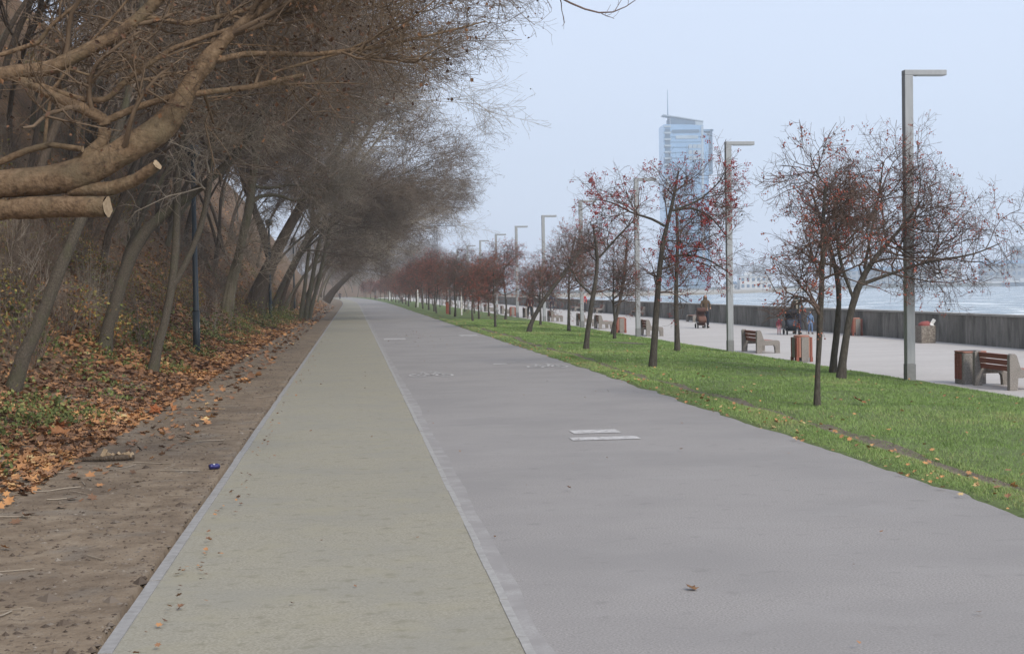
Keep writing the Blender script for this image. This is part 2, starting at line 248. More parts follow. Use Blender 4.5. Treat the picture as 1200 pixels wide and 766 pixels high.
POLY = {
'B':[(-5.325,23.181,0.619,0.15),(-5.058,23.181,1.05,0.1432),(-4.789,23.181,1.536,0.1364),(-4.675,23.181,2.037,0.1364),(-4.445,23.181,2.497,0.1295),(-4.171,23.181,3.156,0.1159),(-3.9,23.181,3.684,0.1091),(-3.628,23.181,4.278,0.0955),(-3.418,23.181,4.939,0.0818),(-3.271,23.181,5.733,0.0682),(-3.188,23.181,6.526,0.0545),(-3.041,23.181,7.319,0.0409)],
'C':[(-5.537,32.748,0.778,0.1926),(-5.205,32.748,1.675,0.1926),(-5.004,32.748,2.424,0.183),(-4.806,32.748,3.079,0.1926),(-4.482,32.748,3.546,0.1734),(-3.958,32.748,3.879,0.1541),(-3.302,32.748,4.194,0.1252),(-2.637,32.748,4.849,0.1156),(-2.062,32.748,5.602,0.0963),(-1.481,32.748,6.546,0.0771),(-1.083,32.748,7.68,0.0578)],
'D':[(-4.478,32.594,0.255,0.163),(-4.187,32.594,0.907,0.1342),(-4.063,32.594,1.563,0.1342),(-3.919,32.594,2.219,0.1342),(-3.834,32.594,2.781,0.1246),(-3.818,32.594,3.531,0.115),(-3.765,32.594,4.281,0.1055),(-3.789,32.594,4.843,0.0959),(-3.685,32.594,5.404,0.0863),(-3.426,32.594,6.338,0.0767),(-3.314,32.594,7.272,0.0575),(-3.106,32.594,8.393,0.0383)],
'F':[(-5.64,65.935,0.855,0.2521),(-5.506,65.935,1.884,0.2327),(-5.182,65.935,3.025,0.2327),(-4.816,65.935,4.356,0.2327),(-4.488,65.935,5.687,0.2133),(-4.352,65.935,6.829,0.2327),(-4.174,65.935,8.161,0.2133),(-3.993,65.935,9.683,0.1939),(-3.819,65.935,10.823,0.1745),(-3.404,65.935,12.724,0.1551),(-3.216,65.935,14.622,0.1164),(-2.862,65.935,17.278,0.0776)],
'G':[(-5.927,88.305,1.07,0.8311),(-5.446,88.305,2.344,0.7272),(-4.97,88.305,3.361,0.5714),(-4.547,88.305,4.227,0.4935),(-3.91,88.305,5.654,0.4415),(-3.123,88.305,6.927,0.4156),(-2.076,88.305,8.456,0.3636),(-0.767,88.305,10.242,0.2597),(0.815,88.305,12.802,0.2078),(2.658,88.305,15.368,0.1558)],
'J':[(-5.861,115.0,1.307,0.4735),(-5.171,115.0,2.767,0.4735),(-4.48,115.0,4.228,0.4397),(-3.589,115.0,5.754,0.4059),(-2.9,115.0,7.084,0.3382),(-1.727,115.0,9.412,0.3044),(-0.013,115.0,12.075,0.2368),(2.051,115.0,15.411,0.1691)],
'K':[(-3.364,102.592,0.031,0.3017),(-2.91,102.592,2.056,0.2716),(-2.509,102.592,4.44,0.2535),(-1.873,102.592,6.701,0.2293),(-1.665,102.592,8.31,0.2112),(-1.092,102.592,10.393,0.181),(-0.264,102.592,13.369,0.1509),(0.693,102.592,16.941,0.1207)],
'I':[(-3.735,200.0,0.726,0.7059),(-2.078,200.0,2.567,0.5412),(0.876,200.0,5.326,0.4706),(3.833,200.0,7.858,0.4118),(6.79,200.0,9.929,0.3529),(10.349,200.0,12.468,0.2588),(13.926,200.0,15.368,0.1765)],
'R1':[(7.313,22.395,-0.054,0.0593),(7.332,22.395,0.49,0.0553),(7.366,22.395,1.033,0.0527),(7.384,22.395,1.44,0.0527),(7.418,22.395,1.982,0.0461),(7.451,22.395,2.524,0.0395),(7.429,22.395,3.065,0.0329),(7.504,22.395,3.538,0.0263)],
'R2':[(10.375,30.191,-0.158,0.1066),(10.475,30.191,0.427,0.0977),(10.558,30.191,1.068,0.0923),(10.715,30.191,1.707,0.0852),(10.948,30.191,2.254,0.071),(11.37,30.191,2.707,0.0533),(11.85,30.191,3.16,0.0391),(12.237,30.191,3.707,0.0249)],
'R2b':[(11.156,33.0,-0.149,0.0971),(11.246,33.0,0.591,0.0874),(11.335,33.0,1.19,0.0815),(11.382,33.0,1.79,0.0679),(11.225,33.0,2.592,0.0582),(10.925,33.0,3.394,0.0427),(10.686,33.0,4.193,0.0272)],
'R3':[(7.199,34.632,-0.05,0.0957),(7.271,34.632,0.612,0.0856),(7.348,34.632,1.647,0.0815),(7.446,34.632,2.681,0.0713),(7.538,34.632,3.301,0.0611),(7.756,34.632,3.815,0.0509),(7.847,34.632,4.331,0.0407),(7.916,34.632,4.744,0.0204)],
'R4':[(10.172,44.946,-0.151,0.0925),(10.156,44.946,0.739,0.0846),(10.142,44.946,1.817,0.0793),(10.18,44.946,2.623,0.0661),(10.249,44.946,3.698,0.0529),(10.177,44.946,4.504,0.037)],
'R5':[(7.174,44.616,-0.049,0.0919),(7.294,44.616,0.799,0.0892),(7.413,44.616,1.594,0.084),(7.586,44.616,2.388,0.0735),(7.621,44.616,2.918,0.0604),(7.521,44.616,3.45,0.0472),(7.474,44.616,3.927,0.0315)],
'R6':[(11.501,64.0,-0.102,0.0979),(11.785,64.0,0.848,0.0904),(11.992,64.0,1.799,0.0866),(12.163,64.0,2.941,0.0753),(12.256,64.0,4.084,0.0527)],
'R7':[(7.69,63.972,-0.067,0.1204),(7.929,63.972,0.536,0.1167),(8.166,63.972,1.025,0.1129),(8.557,63.972,1.587,0.1054),(9.143,63.972,2.299,0.0865),(9.729,63.972,3.05,0.0677),(10.2,63.972,3.727,0.0376)],
'Dk':[(-3.96,32.594,2.069,0.0959),(-3.559,32.594,2.683,0.0959),(-3.246,32.594,3.488,0.0959),(-3.065,32.594,4.181,0.0959),(-3.07,32.594,4.838,0.0863),(-2.98,32.594,5.588,0.0767),(-2.738,32.594,6.525,0.0575),(-2.567,32.594,7.648,0.0479),(-2.444,32.594,9.144,0.0383)],
'Fk':[(-5.753,65.935,0.857,0.1551),(-5.661,65.935,1.696,0.1551),(-5.335,65.935,2.912,0.1551),(-4.857,65.935,4.203,0.1551)],
'Fb':[(-4.446,65.935,5.877,0.1164),(-4.137,65.935,6.256,0.097),(-3.267,65.935,6.325,0.0853),(-2.515,65.935,6.012,0.0698),(-1.944,65.935,6.122,0.0465)],
'Fc':[(-4.354,65.935,6.715,0.097),(-3.639,65.935,6.595,0.0776),(-2.5,65.935,6.777,0.0621),(-1.176,65.935,6.46,0.0388)],
'Fd':[(-4.038,65.935,9.303,0.1164),(-3.189,65.935,10.252,0.097),(-2.043,65.935,10.822,0.0776),(-0.714,65.935,10.744,0.0582),(0.807,65.935,10.436,0.0388)],
'Gl':[(-4.811,88.305,3.718,0.3636),(-5.278,88.305,5.669,0.3376),(-5.854,88.305,7.209,0.3117),(-6.523,88.305,9.0,0.2597),(-6.779,88.305,11.293,0.2078),(-7.419,88.305,14.344,0.1558)],
'K1':[(-3.66,102.592,0.036,0.2535),(-3.325,102.592,2.062,0.2414),(-3.042,102.592,4.447,0.2233),(-2.7,102.592,6.829,0.2052),(-2.601,102.592,8.914,0.181),(-2.265,102.592,10.996,0.1629),(-1.735,102.592,13.969,0.1388),(-1.431,102.592,17.534,0.1026)],
'K3':[(-3.127,102.592,0.026,0.2716),(-2.43,102.592,2.347,0.2414),(-1.786,102.592,5.028,0.2293),(-1.521,102.592,6.518,0.2112),(-1.077,102.592,8.006,0.1931),(-0.336,102.592,9.492,0.169),(1.19,102.592,11.573,0.1207),(3.025,102.592,13.955,0.0845)],
'R2r':[(10.793,30.191,1.89,0.0604),(11.555,30.191,2.153,0.0497),(12.417,30.191,2.417,0.0391),(13.378,30.191,2.497,0.0284),(13.999,30.191,2.766,0.0142)],
'R2l':[(10.695,30.191,1.616,0.0533),(10.419,30.191,2.353,0.0497),(10.296,30.191,3.268,0.0391),(10.436,30.191,4.088,0.0249)],
'R2u':[(10.948,30.191,2.254,0.0533),(11.088,30.191,2.985,0.0426),(11.285,30.191,3.807,0.032),(11.387,30.191,4.538,0.0178)],
'R3a':[(7.403,34.632,2.578,0.0448),(7.996,34.632,2.736,0.0387),(8.629,34.632,2.603,0.0306),(9.22,34.632,2.2,0.0183)],
'R3b':[(7.561,34.632,3.404,0.0448),(7.269,34.632,3.593,0.0387),(6.745,34.632,3.722,0.0326),(6.227,34.632,4.036,0.0224),(5.706,34.632,4.082,0.0143)],
'R3c':[(7.756,34.632,3.774,0.0428),(8.222,34.632,3.873,0.0367),(8.748,34.632,3.598,0.0306),(9.103,34.632,3.117,0.0183)],
'R3d':[(7.756,34.632,3.774,0.0367),(8.435,34.632,4.016,0.0306),(8.971,34.632,4.488,0.0224),(9.124,34.632,4.84,0.0122)],
'R5a':[(7.647,44.616,2.865,0.0525),(8.276,44.616,3.547,0.042),(8.823,44.616,4.072,0.0236)],
'R5b':[(7.388,44.616,1.727,0.0525),(6.965,44.616,2.132,0.042),(6.625,44.616,2.719,0.0236)],
'A0':[(-4.815,14.0,1.403,0.28),(-4.569,14.0,2.109,0.2471),(-4.174,14.0,2.735,0.2059),(-3.558,14.0,2.935,0.1647),(-3.248,14.0,3.004,0.1482),(-2.861,14.0,3.017,0.1565),(-2.51,14.0,3.078,0.1647),(-2.154,14.0,3.276,0.14),(-1.755,14.0,3.498,0.1482),(-1.617,14.0,3.674,0.1235),(-1.469,14.0,3.955,0.0988),(-1.347,14.0,4.116,0.1071),(-1.224,14.0,4.277,0.0741),(-1.062,14.0,4.438,0.0576),(-0.86,14.0,4.6,0.0494),(-0.616,14.0,4.802,0.0412),(-0.046,14.0,5.129,0.0329)],
'A1':[(-4.569,14.0,2.109,0.1153),(-4.024,14.0,2.639,0.1153),(-3.254,14.0,2.758,0.1071),(-2.789,14.0,2.777,0.1112),(-2.228,14.0,2.764,0.1071)],
'A2':[(-2.63,14.0,2.943,0.0741),(-2.239,14.0,2.948,0.0741),(-2.002,14.0,3.018,0.0659),(-1.763,14.0,3.145,0.0535)],
'A3':[(-2.705,14.0,3.056,0.0741),(-2.467,14.0,3.238,0.0741),(-2.292,14.0,3.396,0.0659),(-2.272,14.0,3.58,0.0659),(-2.457,14.0,3.692,0.0618),(-2.688,14.0,3.78,0.0576),(-2.918,14.0,3.916,0.0494),(-3.147,14.0,4.011,0.0453),(-3.679,14.0,4.231,0.0329)],
'A4':[(-2.272,14.0,3.58,0.0412),(-1.987,14.0,3.707,0.0379),(-1.67,14.0,3.803,0.0371),(-1.313,14.0,3.851,0.0329),(-0.954,14.0,3.891,0.0329),(-0.632,14.0,3.955,0.0296),(-0.406,14.0,3.996,0.0247)],
'A5':[(-3.07,14.0,3.995,0.0247),(-2.687,14.0,3.852,0.0296),(-2.494,14.0,3.78,0.0329),(-2.26,14.0,3.772,0.0329),(-2.059,14.0,3.979,0.0313),(-1.66,14.0,4.252,0.028),(-1.302,14.0,4.381,0.0247),(-0.7,14.0,4.576,0.0198),(-0.053,14.0,4.765,0.0132)],
'A6':[(-3.686,14.0,3.916,0.0824),(-3.069,14.0,4.042,0.0741),(-2.759,14.0,4.074,0.0741),(-2.444,14.0,4.234,0.07),(-2.129,14.0,4.394,0.0659),(-1.929,14.0,4.554,0.0659),(-1.768,14.0,4.715,0.0659),(-1.405,14.0,5.117,0.0494)],
'A7':[(-2.839,14.0,3.319,0.0214),(-2.809,14.0,3.598,0.0198),(-2.748,14.0,3.876,0.0198),(-2.484,14.0,4.218,0.0165),(-2.124,14.0,4.617,0.0132),(-1.922,14.0,4.873,0.0082)],
'A8':[(-3.554,14.0,3.086,0.0412),(-3.244,14.0,3.202,0.0379),(-3.01,14.0,3.304,0.0362),(-2.776,14.0,3.359,0.0346),(-2.458,14.0,3.309,0.0329)],
'A9':[(-1.347,14.0,4.124,0.0412),(-0.947,14.0,4.213,0.0346),(-0.306,14.0,4.206,0.028),(0.262,14.0,4.272,0.0214),(0.918,14.0,4.421,0.0132),(1.332,14.0,4.529,0.0066)],
'A10':[(-0.711,14.0,4.036,0.0165),(-0.063,14.0,4.223,0.0148),(0.51,14.0,4.468,0.0115),(0.842,14.0,4.73,0.0082)],
'A11':[(-1.929,14.0,4.554,0.0329),(-1.497,14.0,4.492,0.0296),(-0.939,14.0,4.623,0.0247),(-0.534,14.0,4.883,0.0165)],
'A12':[(-3.22,14.0,4.193,0.0247),(-2.87,14.0,4.312,0.0247),(-2.75,14.0,4.471,0.0214),(-2.512,14.0,4.671,0.0165)],
'A13':[(-2.758,14.0,4.114,0.0165),(-2.372,14.0,3.995,0.0148),(-1.899,14.0,4.115,0.0124),(-1.343,14.0,4.316,0.0099),(-0.626,14.0,4.278,0.0066)],
'A14':[(-0.046,14.0,5.129,0.0247),(0.607,14.0,5.338,0.0198),(1.262,14.0,5.305,0.0156),(1.712,14.0,4.965,0.0132),(2.067,14.0,4.738,0.0107),(2.375,14.0,4.608,0.0091),(2.517,14.0,4.567,0.0074),(2.652,14.0,4.617,0.0058),(2.823,14.0,4.759,0.0033)],
}
# ------------------------------------------------------------------ ground, paths, lawn, promenade, sea
def sh(y):                                   # the whole waterfront bends gently left far away
    y = np.asarray(y, float); return np.where(y > 190, -8.7e-5 * (y - 190)**2, 0.0)
GX = [-90, -40, -20, -12, -8, -6.5, -5.3, -4.3, -3.3, -2.5, 5.5, 6.6, 12.2, 12.4, 30]
GZ = [60, 38, 20, 8.6, 3.0, 1.5, .6, .18, .02, 0, 0, -.03, -.22, -.25, -.25]
def gz(x, y):
    x = np.asarray(x, float); y = np.asarray(y, float); X = x - sh(y)
    z = np.interp(X, GX, GZ) + .8 * np.exp(-((X + 4.6) / 1.3)**2 - ((y - 205) / 40)**2)
    bank = np.clip((-X - 3.4) / 3, 0, 1)
    return z + bank * (fbm(x * .35, y * .35, 3) - .5) * .9 + np.clip((-X - 1.5) / .8, 0, 1) * (fbm(x * 1.6, y * 1.6, 5) - .5) * .10
def gzf(x, y): return float(gz(x, y))

def sheet(name, xs, ys, zf, m, bend=True, smooth=True, kind='structure', xjit=None):
    xs = np.asarray(xs, float); ys = np.asarray(ys, float)
    Xb, Y = np.meshgrid(xs, ys); X = Xb + (sh(Y) if bend else 0)
    if xjit: X = X + xjit(Xb, Y)
    Z = zf(X, Y, Xb)
    ny, nx = X.shape; idx = np.arange(nx * ny).reshape(ny, nx)
    F = np.stack([idx[:-1, :-1], idx[:-1, 1:], idx[1:, 1:], idx[1:, :-1]], -1).reshape(-1, 4)
    me = mesh_np(name, np.stack([X, Y, Z], -1).reshape(-1, 3), [(F, 0)], m, smooth)
    return tag(link(name, me), kind=kind)

YN = np.concatenate([np.linspace(-15, 5, 12)[:-1], 5 * np.geomspace(1, 128, 330)])
xs_g = np.concatenate([np.linspace(-95, -22, 24)[:-1], np.linspace(-22, -9, 32)[:-1], np.linspace(-9, -1.36, 78), [0, 5, 12, 21.3]])
grd = sheet('ground', xs_g, YN, lambda X, Y, B: np.where(B > -1.4, -.30 - .1 * (B > 1), gz(X, Y)), M['dirt'])
grd.data.materials.append(M['hill']); _n = len(grd.data.polygons); _c = np.empty(_n * 3); grd.data.polygons.foreach_get('center', _c); _c = _c.reshape(-1, 3)   # the leafy bank is its own soil
grd.data.polygons.foreach_set('material_index', (_c[:, 0] - sh(_c[:, 1]) < -4.3 - .9 * fbm(_c[:, 0] * .9, _c[:, 1] * .6, 15)).astype(np.int32))
YP = np.concatenate([np.linspace(-15, 40, 40)[:-1], np.geomspace(40, 560, 90)])
sheet('footpath', np.linspace(-1.335, .89, 8), YP, lambda X, Y, B: 0 * X + .004, M['walk'])
sheet('bike_path', np.linspace(.90, 5.62, 10), YP, lambda X, Y, B: 0 * X, M['asphalt'])
sheet('dusty_strip', [.93, .96, 1.0, 1.05], np.concatenate([np.linspace(2, 60, 240), np.linspace(61, 200, 90)]), lambda X, Y, B: 0 * X + .004, M['dust'],
      xjit=lambda B, Y: (B > 1.03) * (fbm(Y * .6, B * 0, 8) - .5) * .12)
# flush concrete edgings
def edging(x0, x1, top, name, m_='kerb'):
    ys = np.concatenate([np.arange(-10, 60, 1.0), np.arange(60, 420, 5.0)])
    V, F = [], []
    for a, b_ in zip(ys[:-1], ys[1:]):
        g = .006 if b_ < 60 else 0.0
        j = random.uniform(-.003, .003); n = len(V); e = random.uniform(-.004, .004)
        for y in (a + g, b_ - g):
            s = float(sh(y)); V += [(x0 + e + s, y, -.2), (x1 + e + s, y, -.2), (x1 + e + s, y, top + j), (x0 + e + s, y, top + j)]
        F += [(n + 3, n + 2, n + 6, n + 7), (n, n + 3, n + 7, n + 4), (n + 2, n + 1, n + 5, n + 6), (n, n + 1, n + 2, n + 3), (n + 5, n + 4, n + 7, n + 6)]
    tag(link(name, mesh_np(name, V, [(F, 0)], M[m_])), kind='structure')
random.seed(3)
edging(-1.405, -1.33, .012, 'left_kerb'); edging(.882, .935, .0065, 'middle_kerb', 'kerb_mid')

def rut(B, Y): return np.exp(-((B - 6.22 - .10 * np.sin(Y * .35)) / .11)**2)
def lawn_z(X, Y, B):
    z = np.interp(B, [5.46, 5.54, 5.8, 6.6, 9, 12.0, 12.42, 12.5], [-.03, .012, .03, .03, -.05, -.20, -.235, -.28])
    e = np.clip(np.minimum((B - 5.45) / .3, (12.3 - B) / .4), 0, 1)
    return z + e * ((fbm(X * .8, Y * .8, 11) - .5) * .10) - .045 * rut(B, Y)
YL = np.concatenate([np.linspace(-5, 8, 10)[:-1], 8 * np.geomspace(1, 66, 330)])
edge = lambda B, Y: np.clip((6.2 - B) / .7, 0, 1) * (fbm(Y * 1.7, Y * 0, 21) - .5) * .22 + np.clip((B - 11.8) / .55, 0, 1) * (fbm(Y * .9, Y * 0 + 3, 22) - .5) * .45
sheet('lawn', np.concatenate([[5.46, 5.54, 5.62], np.linspace(5.72, 6.8, 14), np.linspace(7, 12.3, 24), [12.42, 12.5]]), YL, lawn_z, M['lawn'], xjit=edge)
sheet('worn_track', np.linspace(6.15, 6.31, 5), np.linspace(2, 70, 260), lambda X, Y, B: lawn_z(X, Y, X - sh(Y)) + .012, M['soil'],
      xjit=lambda B, Y: .10 * np.sin(Y * .35) + (B - 6.23) * (fbm(Y * .8, Y * 0, 31) - .4) * 2.2)
sheet('soil_strip', np.linspace(7.2, 10.6, 24), [50.7, 50.85, 51.1, 51.25], lambda X, Y, B: lawn_z(X, Y, B) + .02, M['soil'], bend=False,)
sheet('promenade', np.linspace(11.8, 21.45, 20), YP, lambda X, Y, B: 0 * X - .25, M['prom'])

# painted marks on the bike path
def flat_mark(name, quads, m, z=.0065):
    V, F = [], []
    for q in quads:
        n = len(V); V += [(x, y, z) for x, y in q]; F.append(list(range(n, n + 4)))
    return tag(link(name, mesh_np(name, V, [(F, 0)], m)), kind='structure')
def rect(x0, x1, y0, y1): return [(x0, y0), (x1, y0), (x1, y1), (x0, y1)]
flat_mark('lane_marking', [rect(2.76, 3.64, 18.25, 18.62)], M['paint'])
flat_mark('lane_marking', [rect(2.90, 3.54, 19.1, 19.55)], M['paint'])
flat_mark('lane_marking', [rect(1.22, 2.08, 57.5, 59.2)], M['paint_faded'])
flat_mark('lane_marking', [rect(4.45, 5.22, 60.2, 61.8)], M['paint_faded'])
flat_mark('lane_marking', [rect(3.6, 3.95, 37.2, 37.6)], M['paint_faded'])
def bike_symbol(cx, cy, w, ln, m):
    q = []
    def ring(x0, y0, rx, ry):
        for i in range(18):
            a, b_ = 6.2832 * i / 18, 6.2832 * (i + 1) / 18; k = .74
            q.append([(x0 + rx * math.cos(a), y0 + ry * math.sin(a)), (x0 + rx * math.cos(b_), y0 + ry * math.sin(b_)),
                      (x0 + k * rx * math.cos(b_), y0 + k * ry * math.sin(b_)), (x0 + k * rx * math.cos(a), y0 + k * ry * math.sin(a))])
    def bar(a, b_, t=.035):
        A = Vector((cx + a[0] * w, cy + a[1] * ln)); B = Vector((cx + b_[0] * w, cy + b_[1] * ln)); n = Vector((B - A)).orthogonal().normalized() * t
        q.append([tuple(A - n), tuple(B - n), tuple(B + n), tuple(A + n)])
    ring(cx - .29 * w, cy - .2 * ln, .2 * w, .22 * ln); ring(cx + .29 * w, cy - .2 * ln, .2 * w, .22 * ln)
    for a, b_ in (((-.29, -.2), (-.14, .18)), ((-.14, .18), (.17, .18)), ((.29, -.2), (.14, .32)), ((0, -.2), (.17, .18)), ((-.29, -.2), (0, -.2)), ((0, -.2), (-.17, .26)), ((-.25, .27), (-.08, .27)), ((.06, .34), (.2, .34))): bar(a, b_)
    flat_mark('bike_symbol', q, m)
bike_symbol(1.75, 33.6, 1.05, 2.6, M['paint_faded']); bike_symbol(4.78, 36.2, 1.05, 2.6, M['paint'])

# water
def sea_z(X, Y, B):
    d = np.hypot(X - 20, Y); f = np.clip(1 - d / 500, 0, 1)
    w = fbm(X * .11 + Y * .05, Y * .22, 41, 3) - .5 + .5 * (fbm(X * .4, Y * .6, 47, 2) - .5)
    return -2.0 + .55 * w * f
msea = mat('sea_water', [(.3, (.10, .15, .165)), (.7, (.15, .20, .215))], .05, .16, spec=.5, bump=.55, bscale=.9, stretch=(1, 1.7, 1), dist=.25)
nt = msea.node_tree; p = nt.nodes['Principled BSDF']       # broken foam on the crests
tc = nt.nodes.new('ShaderNodeTexCoord'); mp = nt.nodes.new('ShaderNodeMapping'); mp.inputs['Scale'].default_value = (.055, .16, 1); nt.links.new(tc.outputs['Object'], mp.inputs[0])
n1 = nt.nodes.new('ShaderNodeTexNoise'); n1.inputs['Scale'].default_value = 1.6; n1.inputs['Detail'].default_value = 9; n1.inputs['Roughness'].default_value = .62; nt.links.new(mp.outputs[0], n1.inputs['Vector'])
mr = nt.nodes.new('ShaderNodeMapRange'); mr.inputs['From Min'].default_value = .52; mr.inputs['From Max'].default_value = .60; nt.links.new(n1.outputs['Fac'], mr.inputs['Value'])
mm = nt.nodes.new('ShaderNodeMix'); mm.data_type = 'RGBA'; mm.inputs[7].default_value = (.75, .78, .78, 1)
old = p.inputs['Base Color'].links[0].from_socket; nt.links.new(old, mm.inputs[6]); nt.links.new(mr.outputs[0], mm.inputs[0]); nt.links.new(mm.outputs[2], p.inputs['Base Color'])
m2 = nt.nodes.new('ShaderNodeMapRange'); m2.inputs['To Min'].default_value = .16; m2.inputs['To Max'].default_value = .8; nt.links.new(mr.outputs[0], m2.inputs['Value']); nt.links.new(m2.outputs[0], p.inputs['Roughness'])
sheet('sea', np.concatenate([21.5 + np.geomspace(1, 240, 200) - 1, np.linspace(280, 990, 14)]), np.concatenate([np.linspace(-15, 30, 12)[:-1], np.geomspace(30, 400, 220)[:-1], np.linspace(400, 1590, 30)]), sea_z, msea, bend=False)

# wooded rise that closes the view past the bend
def far_z(x, y): return 9 * np.exp(-((np.asarray(y, float) - 590) / 75)**2) * np.clip((np.asarray(y, float) - 455) / 40, 0, 1) * (np.exp(-((np.asarray(x, float) + 8) / 46)**4)) * (.75 + .5 * fbm(np.asarray(x, float) * .05, np.asarray(y, float) * .03, 55)) - .4
sheet('wooded_rise', np.linspace(-85, 62, 60), np.linspace(455, 760, 60), lambda X, Y, B: far_z(X, Y) + .0, M['hill'], bend=False)
# far shore, beach and quay
M['far_ground'] = plain('far_ground', (.10, .10, .075), .95, var=.3, scale=.2)
M['sand'] = plain('beach_sand', (.38, .335, .27), .95, var=.12, scale=.3)
def land(name, outline, z, m, depth=3):
    mb = MB(); mb.prism(outline, z - depth, z, axis='z'); return tag(mb.build(name, m), kind='structure')
land('far_shore', [(-110, 570), (14, 570), (60, 620), (215, 930), (330, 985), (330, 1500), (-110, 1500)], -.6, M['far_ground'])
land('beach', [(5, 560), (40, 572), (150, 610), (300, 880), (345, 960), (300, 975), (200, 925), (55, 618), (8, 572)], -.9, M['sand'], 2)
land('harbour_quay', [(300, 995), (990, 1060), (990, 1500), (300, 1500)], .2, M['far_ground'])
mb = MB(); mb.box((700, 985, -1.65), (520, 4, 1.6)); tag(mb.build('breakwater', M['wall']), kind='structure')

# ------------------------------------------------------------------ sea wall
wall = thing('sea_wall', 'long low dark stained concrete wall between the promenade and the sea', 'wall', (0, 0, 0))
def wall_panel():
    mb = MB(); mb.prism([(21.40, -2.4), (21.85, -2.4), (21.85, .76), (21.40, .76)], 0.012, 7.988, axis='y', bevel=.012); return mb
def cope():
    mb = MB(); mb.prism([(21.37, .762), (21.88, .762), (21.88, .83), (21.37, .83)], 0.006, 7.994, axis='y', bevel=.012); return mb
wp = wall_panel().build('wall_panel', M['wall'], wall); cp = cope().build('coping_stone', M['cope'], wall)
for i, y0 in enumerate(np.arange(4, 556, 8)):
    for src in (wp, cp):
        c = src
        if i: c = src.copy(); COL.objects.link(c)
        a = math.atan2(float(sh(y0 + 8) - sh(y0)), 8.0)
        if i == 0: c.location = (0, y0, 0)
        else:
            c.location = (float(sh(y0)) + 21.6 * (1 - math.cos(a)), y0 + 21.6 * math.sin(a), random.uniform(-.006, .006)); c.rotation_euler = (0, 0, -a)
# ------------------------------------------------------------------ trees
def nrm(v): return v / np.maximum(np.linalg.norm(v, axis=-1, keepdims=True), 1e-9)
def tubes(P, R, s, jit=None):
    N, K, _ = P.shape
    T = nrm(np.gradient(P, axis=1)); mt = nrm(P[:, -1] - P[:, 0])
    ref = np.where(np.abs(mt[:, 2:3]) > .8, np.array([[1., .2, 0]]), np.array([[0, 0, 1.]]))[:, None, :]
    U = nrm(np.cross(T, ref)); V = np.cross(T, U)
    a = 2 * np.pi * np.arange(s) / s
    Q = R[:, :, None, None] * (1 if jit is None else jit)
    W = P[:, :, None, :] + Q * (np.cos(a)[None, None, :, None] * U[:, :, None, :] + np.sin(a)[None, None, :, None] * V[:, :, None, :])
    i = np.arange(N * K * s).reshape(N, K, s); j = np.roll(i, -1, axis=2)
    F = np.stack([i[:, :-1], j[:, :-1], j[:, 1:], i[:, 1:]], -1).reshape(-1, 4)
    return W.reshape(-1, 3), F
def spawn(rg, P, R, m, t0, t1, L, ang, up=0., wig=.2, k=4, rr=.6, r1=.004, rmax=9, fall=.5, bias=(0, 0, 0)):
    N, K, _ = P.shape
    t = rg.uniform(t0, t1, (N, m)); f = t * (K - 1); i = np.clip(f.astype(int), 0, K - 2); w = (f - i)[..., None]; n = np.arange(N)[:, None]
    A, B = P[n, i], P[n, i + 1]; base = A * (1 - w) + B * w
    r = np.minimum((R[n, i] * (1 - w[..., 0]) + R[n, i + 1] * w[..., 0]) * rr, rmax)
    T = nrm(B - A); v = rg.normal(size=T.shape); v = nrm(v - (v * T).sum(-1, keepdims=True) * T)
    a = np.radians(rg.uniform(ang[0], ang[1], (N, m)))[..., None]
    d = np.cos(a) * T + np.sin(a) * v
    ln = L * rg.uniform(.55, 1.25, (N, m)) * (1 - fall * (t - t0) / max(t1 - t0, 1e-6)); st = (ln / (k - 1))[..., None]
    g = np.array([0, 0, up]) + np.array(bias); pts = [base]; p = base
    for q in range(k - 1):
        d = nrm(d + wig * rg.normal(size=d.shape) + g); p = p + d * st; pts.append(p)
    PP = np.stack(pts, 2).reshape(N * m, k, 3); rr_ = r.reshape(-1, 1); s = np.linspace(0, 1, k)[None]
    return PP, rr_ * (1 - s) + np.minimum(r1, rr_) * s
def resample(poly, k):
    p = np.array(poly, float); d = np.r_[0, np.cumsum(np.linalg.norm(np.diff(p[:, :3], axis=0), axis=1))]
    u = np.linspace(0, d[-1], k); q = np.stack([np.interp(u, d, p[:, c]) for c in range(4)], -1)
    for _ in range(2): q[1:-1, :3] = .5 * q[1:-1, :3] + .25 * (q[:-2, :3] + q[2:, :3])
    return q[None, :, :3], q[None, :, 3]
def rough_tube(rg, P, R, s, amt=.06):
    R = R * (1 + amt * rg.normal(size=R.shape)); j = rg.normal(size=(*R.shape, s)); j = (j + np.roll(j, 1, 2) + np.roll(j, -1, 2)) / 3
    return tubes(P, R, s, (1 + 1.5 * amt * j)[..., None])
def join(lst):
    V, F, o_ = [], [], 0
    for v, f in lst: V.append(v); F.append(f + o_); o_ += len(v)
    return np.concatenate(V), np.concatenate(F)
def end_discs(polys, s=8):
    V, F = [], []
    for P, R in polys:
        c = P[0, -1]; t = nrm(P[0, -1] - P[0, -2]); u = nrm(np.cross(t, [0, .3, 1.])); v = np.cross(t, u); n = len(V)
        for k in range(s): V.append(c + t * (.004 + R[0, -1] * .25 * ((k * 7) % 5) / 5) + R[0, -1] * .97 * (np.cos(6.2832 * k / s) * u + np.sin(6.2832 * k / s) * v))
        F.append([n + k for k in range(s)])
    return V, F
